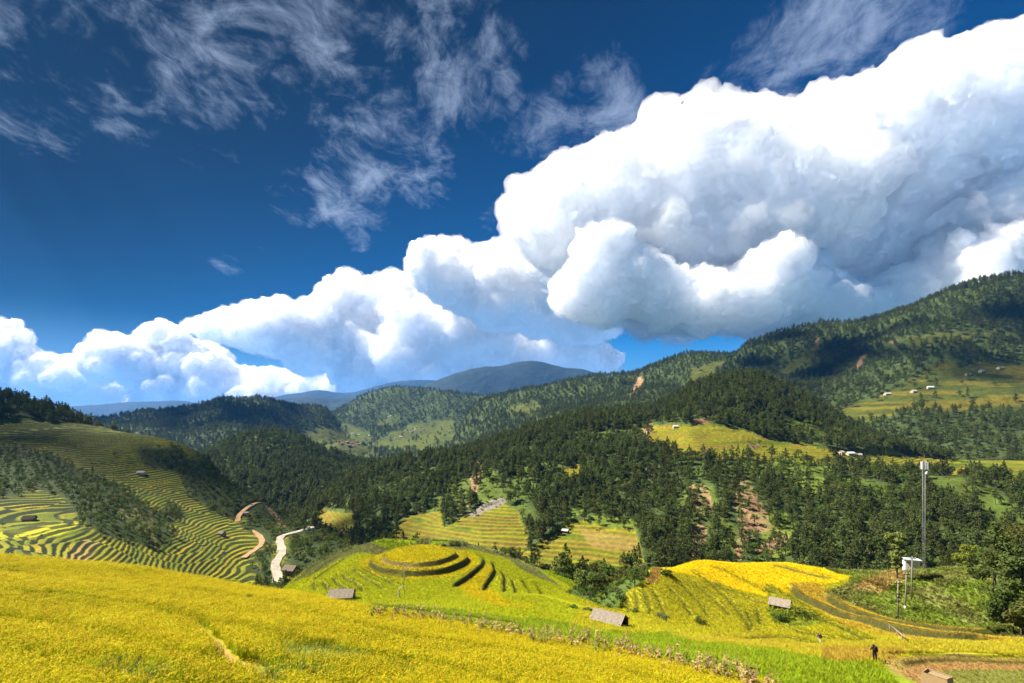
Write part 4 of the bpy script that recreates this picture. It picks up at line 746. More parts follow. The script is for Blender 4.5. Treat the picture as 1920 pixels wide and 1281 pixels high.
M['shoe_blue'] = plain_mat('pale_blue_shoe', (.45, .55, .62), .8, .1, 9)
def bm_mesh(name, fn, mat, smooth=False):
    bm = bmesh.new(); fn(bm); bmesh.ops.recalc_face_normals(bm, faces=bm.faces); me = bpy.data.meshes.new(name); bm.to_mesh(me); bm.free(); me.materials.append(mat)
    for p in me.polygons: p.use_smooth = smooth
    return me
def box(bm, c, s, rot=None, taper=1.0):
    r = bmesh.ops.create_cube(bm, size=1)['verts']
    for v in r:
        k = taper if v.co.z > 0 else 1.0; q = Vector((v.co.x*s[0]*k, v.co.y*s[1]*k, v.co.z*s[2])); v.co = (rot @ q if rot else q)+Vector(c)
def rod(bm, a, b, r, k=8, r2=None):
    V, Fc = tube([a, b], [r, r if r2 is None else r2], k); vs_ = [bm.verts.new(v) for v in V]
    for f in Fc:
        f = tuple(dict.fromkeys(f))
        try: bm.faces.new([vs_[i] for i in f])
        except ValueError: pass
    try: bm.faces.new([vs_[i] for i in reversed(range(k))])
    except ValueError: pass
def rods(name, segs, mat, parent):
    def fn(bm):
        for a, b, r in segs: rod(bm, a, b, r, 6)
    return link(name, bm_mesh(name, fn, mat, True), parent)
def corr(L_, W_, n, amp, thick=.02):
    """a corrugated roof sheet, L_ along x, W_ down the slope y"""
    xs_ = np.linspace(0, L_, n*4+1); V = []; Fc = []
    for y in (0, W_):
        for x in xs_: V.append((x, y, amp*math.sin(x/L_*n*2*math.pi)))
    m = len(xs_); V += [(a, b, c-thick) for a, b, c in V]
    for i in range(m-1): Fc += [(i, i+1, m+i+1, m+i), (2*m+i+1, 2*m+i, 3*m+i, 3*m+i+1)]
    for i in range(m-1): Fc += [(i+1, i, 2*m+i, 2*m+i+1), (m+i, m+i+1, 3*m+i+1, 3*m+i)]
    Fc += [(0, m, 3*m, 2*m), (m-1, 3*m-1, 4*m-1, 2*m-1)]
    return V, Fc
def hut(name, label, loc, rz, ln, wd, hw, hr, over, roof, wall, n_sheet, cat='hut', walls=(1, 1, 1, 1), ribs=5, amp=.03, door=None, group=None, post=True):
    """gabled hut, ridge along local x; roof made of separate sheets, posts, low walls"""
    o = empty(name, loc, rz); tag(o, label, cat, group); sl = math.hypot(wd/2+over, hr*(wd/2+over)/(wd/2)); ang = math.atan2(hr, wd/2); L0 = ln+2*over; sw = L0/n_sheet
    V, Fc = corr(sw*1.04, sl, ribs, amp); me = bpy.data.meshes.new('roof_sheet'); me.from_pydata(V, [], Fc); me.materials.append(roof)
    for sgn in (-1, 1):
        for k in range(n_sheet):
            s = link('roof_sheet', me, o); x = -L0/2+k*sw
            if sgn < 0: s.location = (x+sw, .0, hw+hr+.012*(k % 2)); s.rotation_euler = (-ang, 0, math.pi); s.rotation_euler = Matrix.Rotation(math.pi, 4, 'Z').__matmul__(Matrix.Rotation(-ang, 4, 'X')).to_euler()
            else: s.location = (x, 0, hw+hr+.012*(k % 2)); s.rotation_euler = (-ang, 0, 0)
    rods('ridge_pole', [((-L0/2, 0, hw+hr-.08), (L0/2, 0, hw+hr-.08), .05)], M['dark_wood'], o)
    for i, (c, s) in enumerate((((0, -wd/2, hw/2), (ln, .06, hw)), ((0, wd/2, hw/2), (ln, .06, hw)), ((-ln/2, 0, hw/2), (.06, wd-.08, hw)), ((ln/2, 0, hw/2), (.06, wd-.08, hw)))):
        if not walls[i]: continue
        def fn(bm, c=c, s=s):
            box(bm, (c[0], c[1], c[2]-.4), (s[0], s[1], s[2]+.7))
        link('wall', bm_mesh('wall', fn, wall), o)
        if i > 1:
            sx = c[0]
            def fg(bm, sx=sx):
                a = [bm.verts.new((sx+t, y, z)) for t in (-.028, .028) for y, z in ((-wd/2+.05, hw-.06), (wd/2-.05, hw-.06), (0, hw+hr-.1))]; bm.faces.new(a[:3]); bm.faces.new(a[3:][::-1])
                for q in range(3): bm.faces.new((a[q], a[(q+1) % 3], a[3+(q+1) % 3], a[3+q]))
            link('gable', bm_mesh('gable', fg, wall), o)
    if post:
        for sx in (-1, 1):
            for sy in (-1, 1): rods('post', [((sx*(ln/2+.06), sy*(wd/2+.06), -1.0), (sx*(ln/2+.06), sy*(wd/2+.06), hw+.02), .07)], M['dark_wood'], o)
    if door:
        link('door', bm_mesh('door', lambda bm: box(bm, (door[0], -wd/2-.045, .9), (.85, .05, 1.8)), M['dark_wood']), o)
        link('window', bm_mesh('window', lambda bm: box(bm, (door[1], -wd/2-.045, 1.35), (.8, .05, .7)), M['black_cable']), o)
    return o
def ribbon(name, Q, w, mat, lift):
    V = []; Fc = []
    for i, p in enumerate(Q):
        d = Q[min(i+1, len(Q)-1)]-Q[max(i-1, 0)]; d[2] = 0; d /= np.linalg.norm(d)+1e-9; s = np.array((-d[1], d[0], 0)); ww = w*(.5+.05*math.sin(i*.9))*(1 if i < len(Q)-8 else (len(Q)-i)/8.0)
        V += [p-s*ww+(0, 0, lift), p+s*ww+(0, 0, lift), p+s*(ww+.5)-(0, 0, 1.2), p-s*(ww+.5)-(0, 0, 1.2)]
    for i in range(len(Q)-1):
        a, b = 4*i, 4*i+4
        for j in range(4): Fc.append((a+j, a+(j+1) % 4, b+(j+1) % 4, b+j))
    me = bpy.data.meshes.new(name); me.from_pydata([tuple(v) for v in V], [], Fc); me.materials.append(mat); o = link(name, me); tag(o, kind='structure'); return o
for nm, Q, w_, mt in ROADQ: ribbon(nm, Q, w_, M[mt], .12)
g = lambda L, x, y, dz_=0: (L.hit(x, y)+Vector((0, 0, dz_)))
# field huts
p = g(VALE, 641, 1128); hut('field_hut', 'grey sheet roofed field hut half hidden behind the foreground rice', p+Vector((0, 0, .1)), math.radians(6), 3.9, 2.8, 1.25, .95, .25, M['grey_sheet'], M['old_wood'], 5)
p = g(VALE, 1143, 1170); hut('field_hut', 'long low hut with pale ribbed roof in the lower green field', p, math.radians(-36), 4.3, 2.9, .95, .95, .3, M['grey_sheet'], M['dark_wood'], 5, walls=(1, 1, 1, 0))
p = g(VALE, 1463, 1140); hut('field_hut', 'small dark gabled hut beside bushes among the yellow terraces', p, math.radians(-38), 3.1, 2.6, 1.0, .85, .3, M['grey_sheet'], M['dark_wood'], 4, walls=(1, 1, 1, 0))
p = g(HILL, 265, 889); hut('hillside_hut', 'white roofed hut alone on the upper left terraces', p, math.radians(10), 3.6, 2.6, 1.2, .6, .3, M['white_sheet'], M['tan_wall'], 4, post=False)
p = g(HILL, 55, 977); hut('hillside_hut', 'small dark thatched hut low on the left terraces', p, math.radians(20), 3.2, 2.6, 1.2, 1.0, .4, M['dark_wood'], M['old_wood'], 4)
p = g(HILL, 416, 1003); hut('hillside_hut', 'tiny grey hut on terraces beside the orange track', p, math.radians(-20), 2.8, 2.2, 1.1, .8, .3, M['grey_sheet'], M['old_wood'], 3)
p = g(HILL, 545, 1074); hut('roadside_house', 'brown roofed wooden house beside the pale road', p, math.radians(-18), 5.2, 3.6, 1.9, 1.5, .5, M['old_wood'], M['dark_wood'], 5, cat='house', door=(-1, 1))
p = g(HILL, 461, 965); hut('hillside_hut', 'little grey shed by the bend of the upper track', p, .4, 2.4, 2.0, 1.2, .6, .25, M['grey_sheet'], M['old_wood'], 3)
p = g(RIDGE, 1060, 999); hut('valley_hut', 'white roofed hut at the top of the valley terraces', p, -.5, 4.0, 2.8, 1.6, .9, .3, M['white_sheet'], M['dark_wood'], 4, post=False)
p = g(RIDGE, 1266, 803); hut('plateau_hut', 'white roofed hut on the terrace plateau under the pine hill', p, .1, 4.6, 3, 2, .9, .3, M['white_sheet'], M['tan_wall'], 4, post=False)
for x, y, rz, ln, r, lb in ((1594, 854, .2, 7, 'white_sheet', 'long white roofed farmhouse on the plateau'), (1609, 857, -.3, 5, 'grey_sheet', 'grey roofed farm shed right of the long white farmhouse'), (1577, 852, .5, 5, 'grey_sheet', 'grey roofed shed left of the long white farmhouse')):
    hut('farmhouse', lb, g(RIDGE, x, y), rz, ln, 4, 2.2, 1.2, .4, M[r], M['tan_wall'], 4, cat='house', post=False, door=(-1, 1))
for x, y, rz, ln, r, lb in ((1664, 741, .1, 11, 'white_sheet', 'long white roofed house on the right mountain fields, leftmost of three'), (1713, 736, .3, 10, 'white_sheet', 'white roofed house on the right mountain fields, middle of three'), (1744, 729, -.3, 9, 'blue_sheet', 'pale blue roofed house on the right mountain fields, rightmost of three'),
                            (1876, 692, .1, 12, 'grey_sheet', 'grey roofed house high on the right mountain at frame edge'), (1840, 698, .4, 10, 'blue_sheet', 'pale roofed house high on the right mountain beside the road'), (1815, 704, .2, 9, 'grey_sheet', 'grey roofed house high on the right mountain fields, lowest of three')):
    hut('mountain_house', lb, g(RMT, x, y), rz, ln, 6, 2.8, 1.8, .5, M[r], M['tan_wall'], 3, cat='house', post=False, ribs=2)
r7 = np.random.default_rng(41)
VIL = [(642, 833, 0), (651, 830, 0), (660, 832, 0), (668, 829, 0), (636, 829, 0), (655, 836, 0), (664, 837, 0), (672, 834, 0), (661, 814, 1), (672, 816, 1), (694, 818, 1), (650, 812, 1), (775, 809, 1), (780, 806, 1), (770, 812, 2), (742, 822, 2), (752, 820, 1), (733, 781, 1), (728, 783, 2), (700, 826, 2)]
for i, (x, y, k) in enumerate(VIL):
    hut('village_house', ('red tiled village house in the cluster across the valley' if k == 0 else 'white walled village house on fields across the valley' if k == 1 else 'grey roofed village house on fields across the valley'), g((LFAR if (x < 690 and y > 826) else CFAR), x, y), r7.uniform(-.6, .6), r7.uniform(7, 11), 6, 3, 2, .5, M[('red_tile', 'white_sheet', 'grey_sheet')[k]], M[('tan_wall', 'white_wall', 'white_wall')[k]], 2, cat='house', post=False, ribs=1, group=('red roofed village houses', 'white village houses', 'grey roofed village houses')[k])
# equipment cabin and mast
def cabin():
    p = g(VALE, 1708, 1072); o = empty('equipment_cabin', p+Vector((0, 0, .9)), math.radians(-24)); tag(o, 'white equipment cabin with pale flat roof at the top of the bank', 'cabin')
    link('wall', bm_mesh('wall', lambda bm: box(bm, (0, 0, .55), (2.7, 2.1, 2.7)), M['white_wall']), o)
    R = Matrix.Rotation(math.radians(-4), 3, 'X')
    link('roof', bm_mesh('roof', lambda bm: box(bm, (0, 0, 2.02), (3.4, 2.8, .14), R), M['blue_sheet']), o)
    d = link('door', bm_mesh('door', lambda bm: box(bm, (.6, -1.075, .75), (.8, .05, 1.8)), M['blue_sheet']), o)
    link('handle', bm_mesh('handle', lambda bm: box(bm, (.3, -1.12, .75), (.04, .05, .14)), M['black_cable']), d)
    link('vent', bm_mesh('vent', lambda bm: box(bm, (-.75, -1.07, 1.4), (.5, .05, .3)), M['steel']), o)
cabin()
def mast():
    p = Vector(W(1733, 1070, 121)); o = empty('radio_mast', p); tag(o, 'tall slender lattice radio mast with white panel antennas on top', 'mast'); H_ = 27.6; r = .34
    c = [Vector((r*math.cos(a), r*math.sin(a), 0)) for a in (.4, .4+2.094, .4+4.189)]
    for q in c: rods('leg', [(q+Vector((0, 0, -3)), q+Vector((0, 0, H_)), .04)], M['steel'], o)
    sg = []
    for k in range(40):
        z0 = H_*k/40; z1 = H_*(k+1)/40
        for i in range(3):
            a, b = c[i], c[(i+1) % 3]; sg.append((a+Vector((0, 0, z0)), b+Vector((0, 0, z1)), .02)); sg.append((a+Vector((0, 0, z1)), b+Vector((0, 0, z1)), .018))
    rods('lattice_bracing', sg, M['steel'], o)
    for i in range(6):
        a = i*1.047+.2; rr = .7; z = H_-1.1
        pn = link('panel_antenna', bm_mesh('panel_antenna', lambda bm: box(bm, (0, 0, 0), (.22, .12, 1.9)), M['white_plastic']), o); pn.location = (rr*math.cos(a), rr*math.sin(a), z); pn.rotation_euler = (0, 0, a+1.571)
        rods('bracket', [((0, 0, z+.5), (rr*math.cos(a), rr*math.sin(a), z+.5), .025), ((0, 0, z-.5), (rr*math.cos(a), rr*math.sin(a), z-.5), .025)], M['steel'], o)
    def dish(bm): bmesh.ops.create_cone(bm, cap_ends=True, segments=16, radius1=.42, radius2=.36, depth=.35, matrix=Matrix.Translation((.25, -.65, H_-3.0)) @ Matrix.Rotation(math.radians(90), 4, 'X'))
    link('drum_antenna', bm_mesh('drum_antenna', dish, M['white_plastic']), o)
    rods('lightning_rod', [((0, 0, H_-.2), (0, 0, H_+1.6), .02)], M['steel'], o)
mast()
def pole(label, x, y, h, lean, coil=False, white=False):
    p = g(VALE, x, y); o = empty('utility_pole', p); tag(o, label, 'pole'); top = Vector((lean, 0, h))
    link('shaft', bm_mesh('shaft', lambda bm: rod(bm, (0, 0, -1), top, .15, 8, .10), M['concrete'], True), o)
    if white: link('painted_foot', bm_mesh('painted_foot', lambda bm: rod(bm, (0, 0, .2), (0, 0, 1.0), .165, 8, .16), M['white_wall'], True), o)
    arm = link('crossarm', bm_mesh('crossarm', lambda bm: box(bm, top+Vector((0, -.12, -.5)), (1.3, .1, .1)), M['dark_wood']), o)
    for sx in (-.55, 0, .55): link('insulator', bm_mesh('insulator', lambda bm: rod(bm, top+Vector((sx, -.12, -.45)), top+Vector((sx, -.12, -.2)), .05, 8), M['white_plastic'], True), arm)
    if coil:
        for k, (cx, cz, r) in enumerate(((.05, h*.52, .42), (-.12, h*.61, .36), (.3, h*.6, .34))):
            def fn(bm, cx=cx, cz=cz, r=r):
                P_ = [(cx+(r+.03*math.sin(i*2.3))*math.cos(i*.45), -.22-.02*(i % 3), cz+(r+.03*math.cos(i*1.7))*math.sin(i*.45)) for i in range(57)]; V, Fc = tube(P_, [.05]*57, 5); vv = [bm.verts.new(v) for v in V]
                for f in Fc:
                    f = tuple(dict.fromkeys(f))
                    try: bm.faces.new([vv[i] for i in f])
                    except ValueError: pass
            link('cable_coil', bm_mesh('cable_coil', fn, M['black_cable'], True), o)
    return o.location+top
pa = pole('nearest concrete utility pole carrying black coils of cable', 1683, 1161, 7.2, .1, True); pb = pole('middle concrete utility pole with a white painted foot', 1697, 1146, 7.6, .25, white=True); pc = pole('rearmost concrete utility pole in front of the white cabin', 1709, 1124, 8.6, .15)
def wire(label, a, b, sag):
    P_ = [a.lerp(b, t)-Vector((0, 0, sag*4*t*(1-t))) for t in np.linspace(0, 1, 17)]
    me = part_mesh('overhead_cable', tube([tuple(q) for q in P_], [.022]*17, 5), M['black_cable']); tag(link('overhead_cable', me), label, 'cable')
wire('thin black cable between the nearest and middle poles', pa, pb, .3); wire('thin black cable between the middle and rearmost poles', pb, pc, .3)
wire('thin black cable slanting from the nearest pole down to the left', pa-Vector((0, 0, 3.2)), g(VALE, 1625, 1148), .3)
# log rail, dead tree, threshing box
def log_rail():
    a = g(VALE, 1668, 1190); b = g(VALE, 1694, 1207); o = empty('log_rail', a); tag(o, 'leaning log rail on two props in the ochre terrace', 'rail'); d = b-a
    rods('rail', [(Vector((0, 0, 1.5)), d+Vector((.25, 0, .75)), .09)], M['old_wood'], o); rods('prop', [(d*.55+Vector((0, 0, -.3)), d*.55+Vector((0, 0, 1.15)), .06)], M['old_wood'], o)
    rods('prop', [(d*.9+Vector((0, 0, -.3)), d*.9+Vector((0, 0, .9)), .07)], M['old_wood'], o); rods('prop', [(Vector((0, 0, -.3)), Vector((0, 0, 1.5)), .05)], M['old_wood'], o)
log_rail()
def dead_tree():
    b = g(VALE, 750, 1124); Yd = b.y; o = empty('dead_tree', b); tag(o, 'crooked bleached dead tree standing in front of the ringed knoll', 'tree')
    def q(x, y, dy=0): v = Vector(W(x, y, Yd)); v.y += dy; return v-b
    t = [Vector((0, 0, -.4)), q(749, 1112), q(748, 1106), q(755, 1100, .2), q(758, 1086, .3), q(757.5, 1072, .2), q(761, 1062, .1), q(763.5, 1056)]
    link('trunk', part_mesh('trunk', tube([tuple(v) for v in t], [.13, .12, .12, .12, .11, .09, .07, .03], 7), M['dead_wood']), o)
    for a, c, r in ((q(755, 1100, .2), q(758, 1116, .6), .06), (q(757.5, 1072, .2), q(766, 1064, .4), .045), (q(748, 1106), q(741, 1118, -.4), .05), (q(758, 1080, .3), q(753, 1074, .1), .035), (q(761, 1062, .1), q(757, 1056, .0), .03)): rods('branch', [(a, c, r)], M['dead_wood'], o)
dead_tree()
def thresh():
    p = g(VALE, 1757, 1288); o = empty('threshing_box', p, math.radians(32)); tag(o, 'open wooden threshing box at the bottom right corner', 'box'); w_, l_, h_ = 1.1, 1.45, .95
    for c, s in (((0, -l_/2, h_/2), (w_, .06, h_)), ((0, l_/2, h_/2), (w_, .06, h_)), ((-w_/2, 0, h_/2), (.06, l_+.07, h_)), ((w_/2, 0, h_/2), (.06, l_+.07, h_))): link('side_board', bm_mesh('side_board', lambda bm: box(bm, c, s), M['crate_wood']), o)
    link('lid_board', bm_mesh('lid_board', lambda bm: box(bm, (-.14, -.18, h_+.03), (w_*.78, l_*.76, .05), Matrix.Rotation(.10, 3, 'Y')), M['crate_wood']), o)
    link('bottom', bm_mesh('bottom', lambda bm: box(bm, (0, 0, .05), (w_-.1, l_-.1, .06)), M['crate_wood']), o)
    for sx in (-1, 1): link('handle', bm_mesh('handle', lambda bm: box(bm, (sx*w_*.3, -l_/2-.12, h_*.75), (.07, .2, .07)), M['crate_wood']), o)
thresh()
for (x, y, s, lb) in ((1414, 1128, .55, 'brown straw heap left of the dark gabled hut, outer one'), (1427, 1130, .6, 'brown straw heap left of the dark gabled hut, inner one'), (1592, 1190, .4, 'pale straw pile below the ochre terrace')):
    V, Q = leaves(np.array([(0, 0, .25*s), (.4*s, 0, .2*s), (-.4*s, .1*s, .2*s), (0, 0, .5*s)]), np.array([(s, s*.8, .45*s)]*4), 260, .3*s, np.random.default_rng(int(x)), up=.8, aspect=.25); me = part_mesh('straw_heap', (V, Q), M['straw']); o = link('straw_heap', me); o.location = g(VALE, x, y); tag(o, lb, 'straw heap')
# people
def skinned(name, joints, bones, radii, mats, pick, parent):
    me = bpy.data.meshes.new(name); me.from_pydata(joints, bones, []); o = bpy.data.objects.new(name, me); COL.objects.link(o); o.modifiers.new('s', 'SKIN'); sv = me.skin_vertices[0].data
    for i, r in enumerate(radii): sv[i].radius = (r if isinstance(r, tuple) else (r, r)); sv[i].use_root = (i == 0)
    ss = o.modifiers.new('u', 'SUBSURF'); ss.levels = ss.render_levels = 2; dg = bpy.context.evaluated_depsgraph_get(); dg.update(); ne = bpy.data.meshes.new_from_object(o.evaluated_get(dg)); bpy.data.objects.remove(o)
    for m in mats: ne.materials.append(m)
    for p in ne.polygons: p.material_index = pick(p.center); p.use_smooth = True
    return link(name, ne, parent)
def person(label, loc, rz, mats, camera_up, cap, bag_label):
    o = empty('person', loc, rz); tag(o, label, 'person'); lean = .10
    J = [(0, 0, .92), (0, -.02, 1.08), (0, -.05-lean*.3, 1.28), (0, -.06-lean*.6, 1.42), (0, -.08-lean*.8, 1.50), (0, -.11-lean, 1.58), (0, -.12-lean, 1.68),
         (.10, 0, .88), (.13, -.03, .50), (.15, .03, .09), (.16, -.10, .04), (-.10, 0, .88), (-.12, .10, .50), (-.12, .20, .09), (-.12, .08, .04),
         (.19, -.06-lean*.5, 1.38), (.27, -.12, 1.14), (-.19, -.06-lean*.5, 1.38), (-.27, -.12, 1.14)]
    if camera_up: J += [(.13, -.36, 1.42), (.07, -.40, 1.53), (-.13, -.36, 1.42), (-.07, -.40, 1.53)]
    else: J += [(.24, -.32, 1.02), (.20, -.40, 1.04), (-.24, -.32, 1.02), (-.20, -.40, 1.04)]
    B = [(0, 1), (1, 2), (2, 3), (3, 4), (4, 5), (5, 6), (0, 7), (7, 8), (8, 9), (9, 10), (0, 11), (11, 12), (12, 13), (13, 14), (3, 15), (15, 16), (16, 19), (19, 20), (3, 17), (17, 18), (18, 21), (21, 22)]
    R = [(.15, .11), (.14, .10), (.17, .11), (.15, .10), .055, (.085, .10), .075, .095, .065, .045, .04, .095, .065, .045, .04, .065, .05, .065, .05, .038, .035, .038, .035]
    def pick(c):
        if c.z < .11: return 4
        if c.z < .93: return 1
        if c.z > 1.62 or (c.z > 1.5 and c.y > -.13-lean*.7 and abs(c.x) < .11): return 3
        if c.z > 1.47 and abs(c.x) < .11 and c.y > -.3: return 2
        if c.y < -.34: return 2
        return 0
    body = skinned('body', J, B, R, mats, pick, o)
    for sx in (-1, 1):
        for k in range(5):
            hp = Vector(J[20] if sx > 0 else J[22]); d = Vector(((-.6 if k == 4 else -.15)*sx, -.6, (.35-.18*k) if k < 4 else .5)).normalized(); l = (.075, .085, .08, .065, .06)[k]; off = Vector((-.01*sx, -.02, .03-.018*k))
            rods('finger', [(hp+off, hp+off+d*l*.6, .010), (hp+off+d*l*.6, hp+off+d*l+Vector((-.01*sx, 0, -.012)), .009)], mats[2], body)
    hc = Vector((0, -.12-lean, 1.66))
    def cp(bm):
        bmesh.ops.create_uvsphere(bm, u_segments=14, v_segments=8, radius=.108, matrix=Matrix.Translation(hc+Vector((0, .01, .02))) @ Matrix.Scale(.75, 4, (0, 0, 1))); box(bm, hc+Vector((0, -.14, .02)), (.15, .13, .015))
    link('cap', bm_mesh('cap', cp, cap, True), o)
    for sx in (-1, 1): link('eye', bm_mesh('eye', lambda bm: bmesh.ops.create_uvsphere(bm, u_segments=8, v_segments=6, radius=.012, matrix=Matrix.Translation(Vector((sx*.033, -.205-lean, 1.60)))), M['hair']), body)
    link('nose', bm_mesh('nose', lambda bm: box(bm, Vector((0, -.215-lean, 1.575)), (.025, .035, .045), None, .5), mats[2]), body)
    # rucksack: worn, a thing of its own
    b = empty('rucksack', o.matrix_basis @ Vector((0, .15, 1.0)), rz); tag(b, bag_label, 'rucksack')
    def pk(bm): box(bm, (0, .03, .25), (.34, .20, .50), None, .82); bmesh.ops.bevel(bm, geom=bm.edges[:], offset=.05, segments=2, affect='EDGES')
    bag = link('bag', bm_mesh('bag', pk, M['cloth_dark'], True), b); link('pocket', bm_mesh('pocket', lambda bm: box(bm, (0, .15, .14), (.24, .08, .22), None, .85), M['cloth_dark']), bag)
    for sx in (-1, 1): rods('strap', [((sx*.13, -.05, .1), (sx*.15, -.28, .28), .02), ((sx*.15, -.28, .28), (sx*.12, -.12, .46), .02)], M['cloth_dark'], b)
    if camera_up:
        c = empty('camera', o.matrix_basis @ Vector((0, -.42, 1.56)), rz); tag(c, 'black camera held up by the dark clothed person', 'camera')
        link('body', bm_mesh('body', lambda bm: box(bm, (0, 0, 0), (.15, .07, .10)), M['black_cable']), c); link('lens', bm_mesh('lens', lambda bm: rod(bm, (0, -.03, 0), (0, -.16, 0), .04, 10), M['black_cable'], True), c)
person('person in dark clothes raising a camera beside the bare brown plot', g(VALE, 1640, 1244), math.radians(-60), [M['cloth_dark'], M['cloth_dark'], M['skin'], M['hair'], M['shoe_blue']], True, M['cloth_dark'], 'dark rucksack on the back of the person with the camera')
person('person in navy top and white trousers walking on the ochre field', g(VALE, 1537, 1209), math.radians(-75), [M['cloth_navy'], M['cloth_white'], M['skin'], M['hair'], M['cloth_white']], False, M['cap_red'], 'black rucksack on the person in white trousers')
# single trees and bushes close by
def tree_at(nm, label, p, parts, leaf, s=1.0, group=None):
    o = empty(nm, p, random.random()*6); link('trunk', part_mesh('trunk', parts[0], M['bark']), o); link('crown', part_mesh('crown', parts[1], leaf), o); o.scale = (s, s, s); tag(o, label, 'tree', group); return o
random.seed(5); r8 = np.random.default_rng(77)
def tiered(h):
    T = tube([(0, 0, -.8), (.1, 0, h*.3), (0, .1, h*.6), (.05, 0, h*.95)], [.2, .17, .13, .04], 7); C = []; R = []
    for z, r, n in ((.30, .10, 3), (.50, .12, 4), (.62, .16, 5), (.72, .13, 4), (.84, .24, 9), (.93, .2, 7)):
        for k in range(n):
            t = r8.uniform(0, 6.28); q = h*r*r8.uniform(.2, .8); C.append((q*math.cos(t), q*math.sin(t), h*z+r8.normal()*.02*h)); R.append((h*.075, h*.075, h*.055))
    return T, leaves(np.array(C), np.array(R), 5200, .40, r8, aspect=.7)
tree_at('tiered_tree', 'slim tree with clumped olive crown left of the white cabin', g(VALE, 1682, 1086), tiered(10.2), M['olive_leaf'])
tree_at('round_tree', 'round olive tree on the bank skyline right of the mast', g(VALE, 1818, 1072), broad_parts(5.9, r8, 3000, .32, .42, .0, 26), M['lime_leaf'])
for i, (x, y, h, kind, lb) in enumerate(((1868, 1135, 14.5, 'p', 'tall pale trunked pine at the right edge of the bank'), (1905, 1165, 13.0, 'p', 'dark pine low on the bank at the right frame edge'), (1880, 1086, 6.0, 'b', 'leafy green tree on the bank between round tree and tall pine'), (1912, 1098, 11.0, 'b', 'big leafy tree behind the tall pine on the bank'), (1930, 1120, 14, 'b', 'big leafy tree cut by the right frame edge'), (1880, 1168, 5.5, 'b', 'dark rounded bush tree at the foot of the tall pine'), (1915, 1188, 4.8, 'b', 'dark spreading bush tree above the terrace end'), (1965, 1160, 11, 'p', 'pine just past the right edge'))):
    P_ = pine_parts(h, r8, 3000, .55, 1.15, .35) if kind == 'p' else broad_parts(h, r8, 3400, .42, .38, .08, 30)
    tree_at('bank_tree', lb, g(VALE, x, y), P_, M['pine_leaf'] if kind == 'p' else M[('olive_leaf', 'shrub_leaf')[i % 2]])
def bush_at(label, L, x, y, h, leaf, n=500, sz=.22, wide=1.0):
    V, Q = shrub_parts(h, r8, n, sz, 10); o = link('bush', part_mesh('bush', (V, Q), leaf)); o.location = g(L, x, y); o.scale = (wide, wide, 1); tag(o, label, 'bush')
bush_at('dark low bush in the foreground rice, left of the pair', FIELD, 391, 1126, .75, M['dark_leaf'], 420, .10); bush_at('dark low bush in the foreground rice, right of the pair', FIELD, 466, 1129, .75, M['dark_leaf'], 420, .10, 1.3)
bush_at('round green bush below the dark gabled hut', VALE, 1461, 1166, 2.0, M['shrub_leaf'], 700, .25, 1.1); bush_at('yellow green bush right of the dark gabled hut', VALE, 1490, 1150, 1.7, M['lime_leaf'], 600, .25, 1.5); bush_at('dark green bush tail right of the dark gabled hut', VALE, 1515, 1160, 1.3, M['shrub_leaf'], 500, .22, 1.5)
bush_at('dark bush by the long low hut, nearest its roof', VALE, 1100, 1147, 1.0, M['dark_leaf'], 350, .2, 1.3); bush_at('dark bush left of the long low hut', VALE, 1076, 1142, .9, M['shrub_leaf'], 350, .2, 1.5); bush_at('dark bush behind the gable of the long low hut', VALE, 1192, 1150, 1.0, M['shrub_leaf'], 350, .2, 1.6)
bush_at('small blue green bush between hut and ribbed terraces', VALE, 1312, 1170, 1.2, M['shrub_leaf'], 350, .2, 1.4); bush_at('grey green bush on the lowest ribbed terraces', VALE, 1241, 1162, 1.3, M['dull_leaf'], 400, .2, 1.2); bush_at('green bush clump at the corner of the yellow plateau', VALE, 1250, 1078, 1.7, M['shrub_leaf'], 500, .25, 1.6)
bush_at('dark bush on the skyline behind the round knoll', VALE, 855, 1024, 1.6, M['dark_leaf'], 400, .25, 1.2); bush_at('small dark bush on the skyline right of the knoll top', VALE, 832, 1026, .9, M['dark_leaf'], 250, .2); bush_at('bright green bush behind the foreground rice edge', FIELD, 425, 1094, .9, M['lime_leaf'], 500, .14, 1.9)
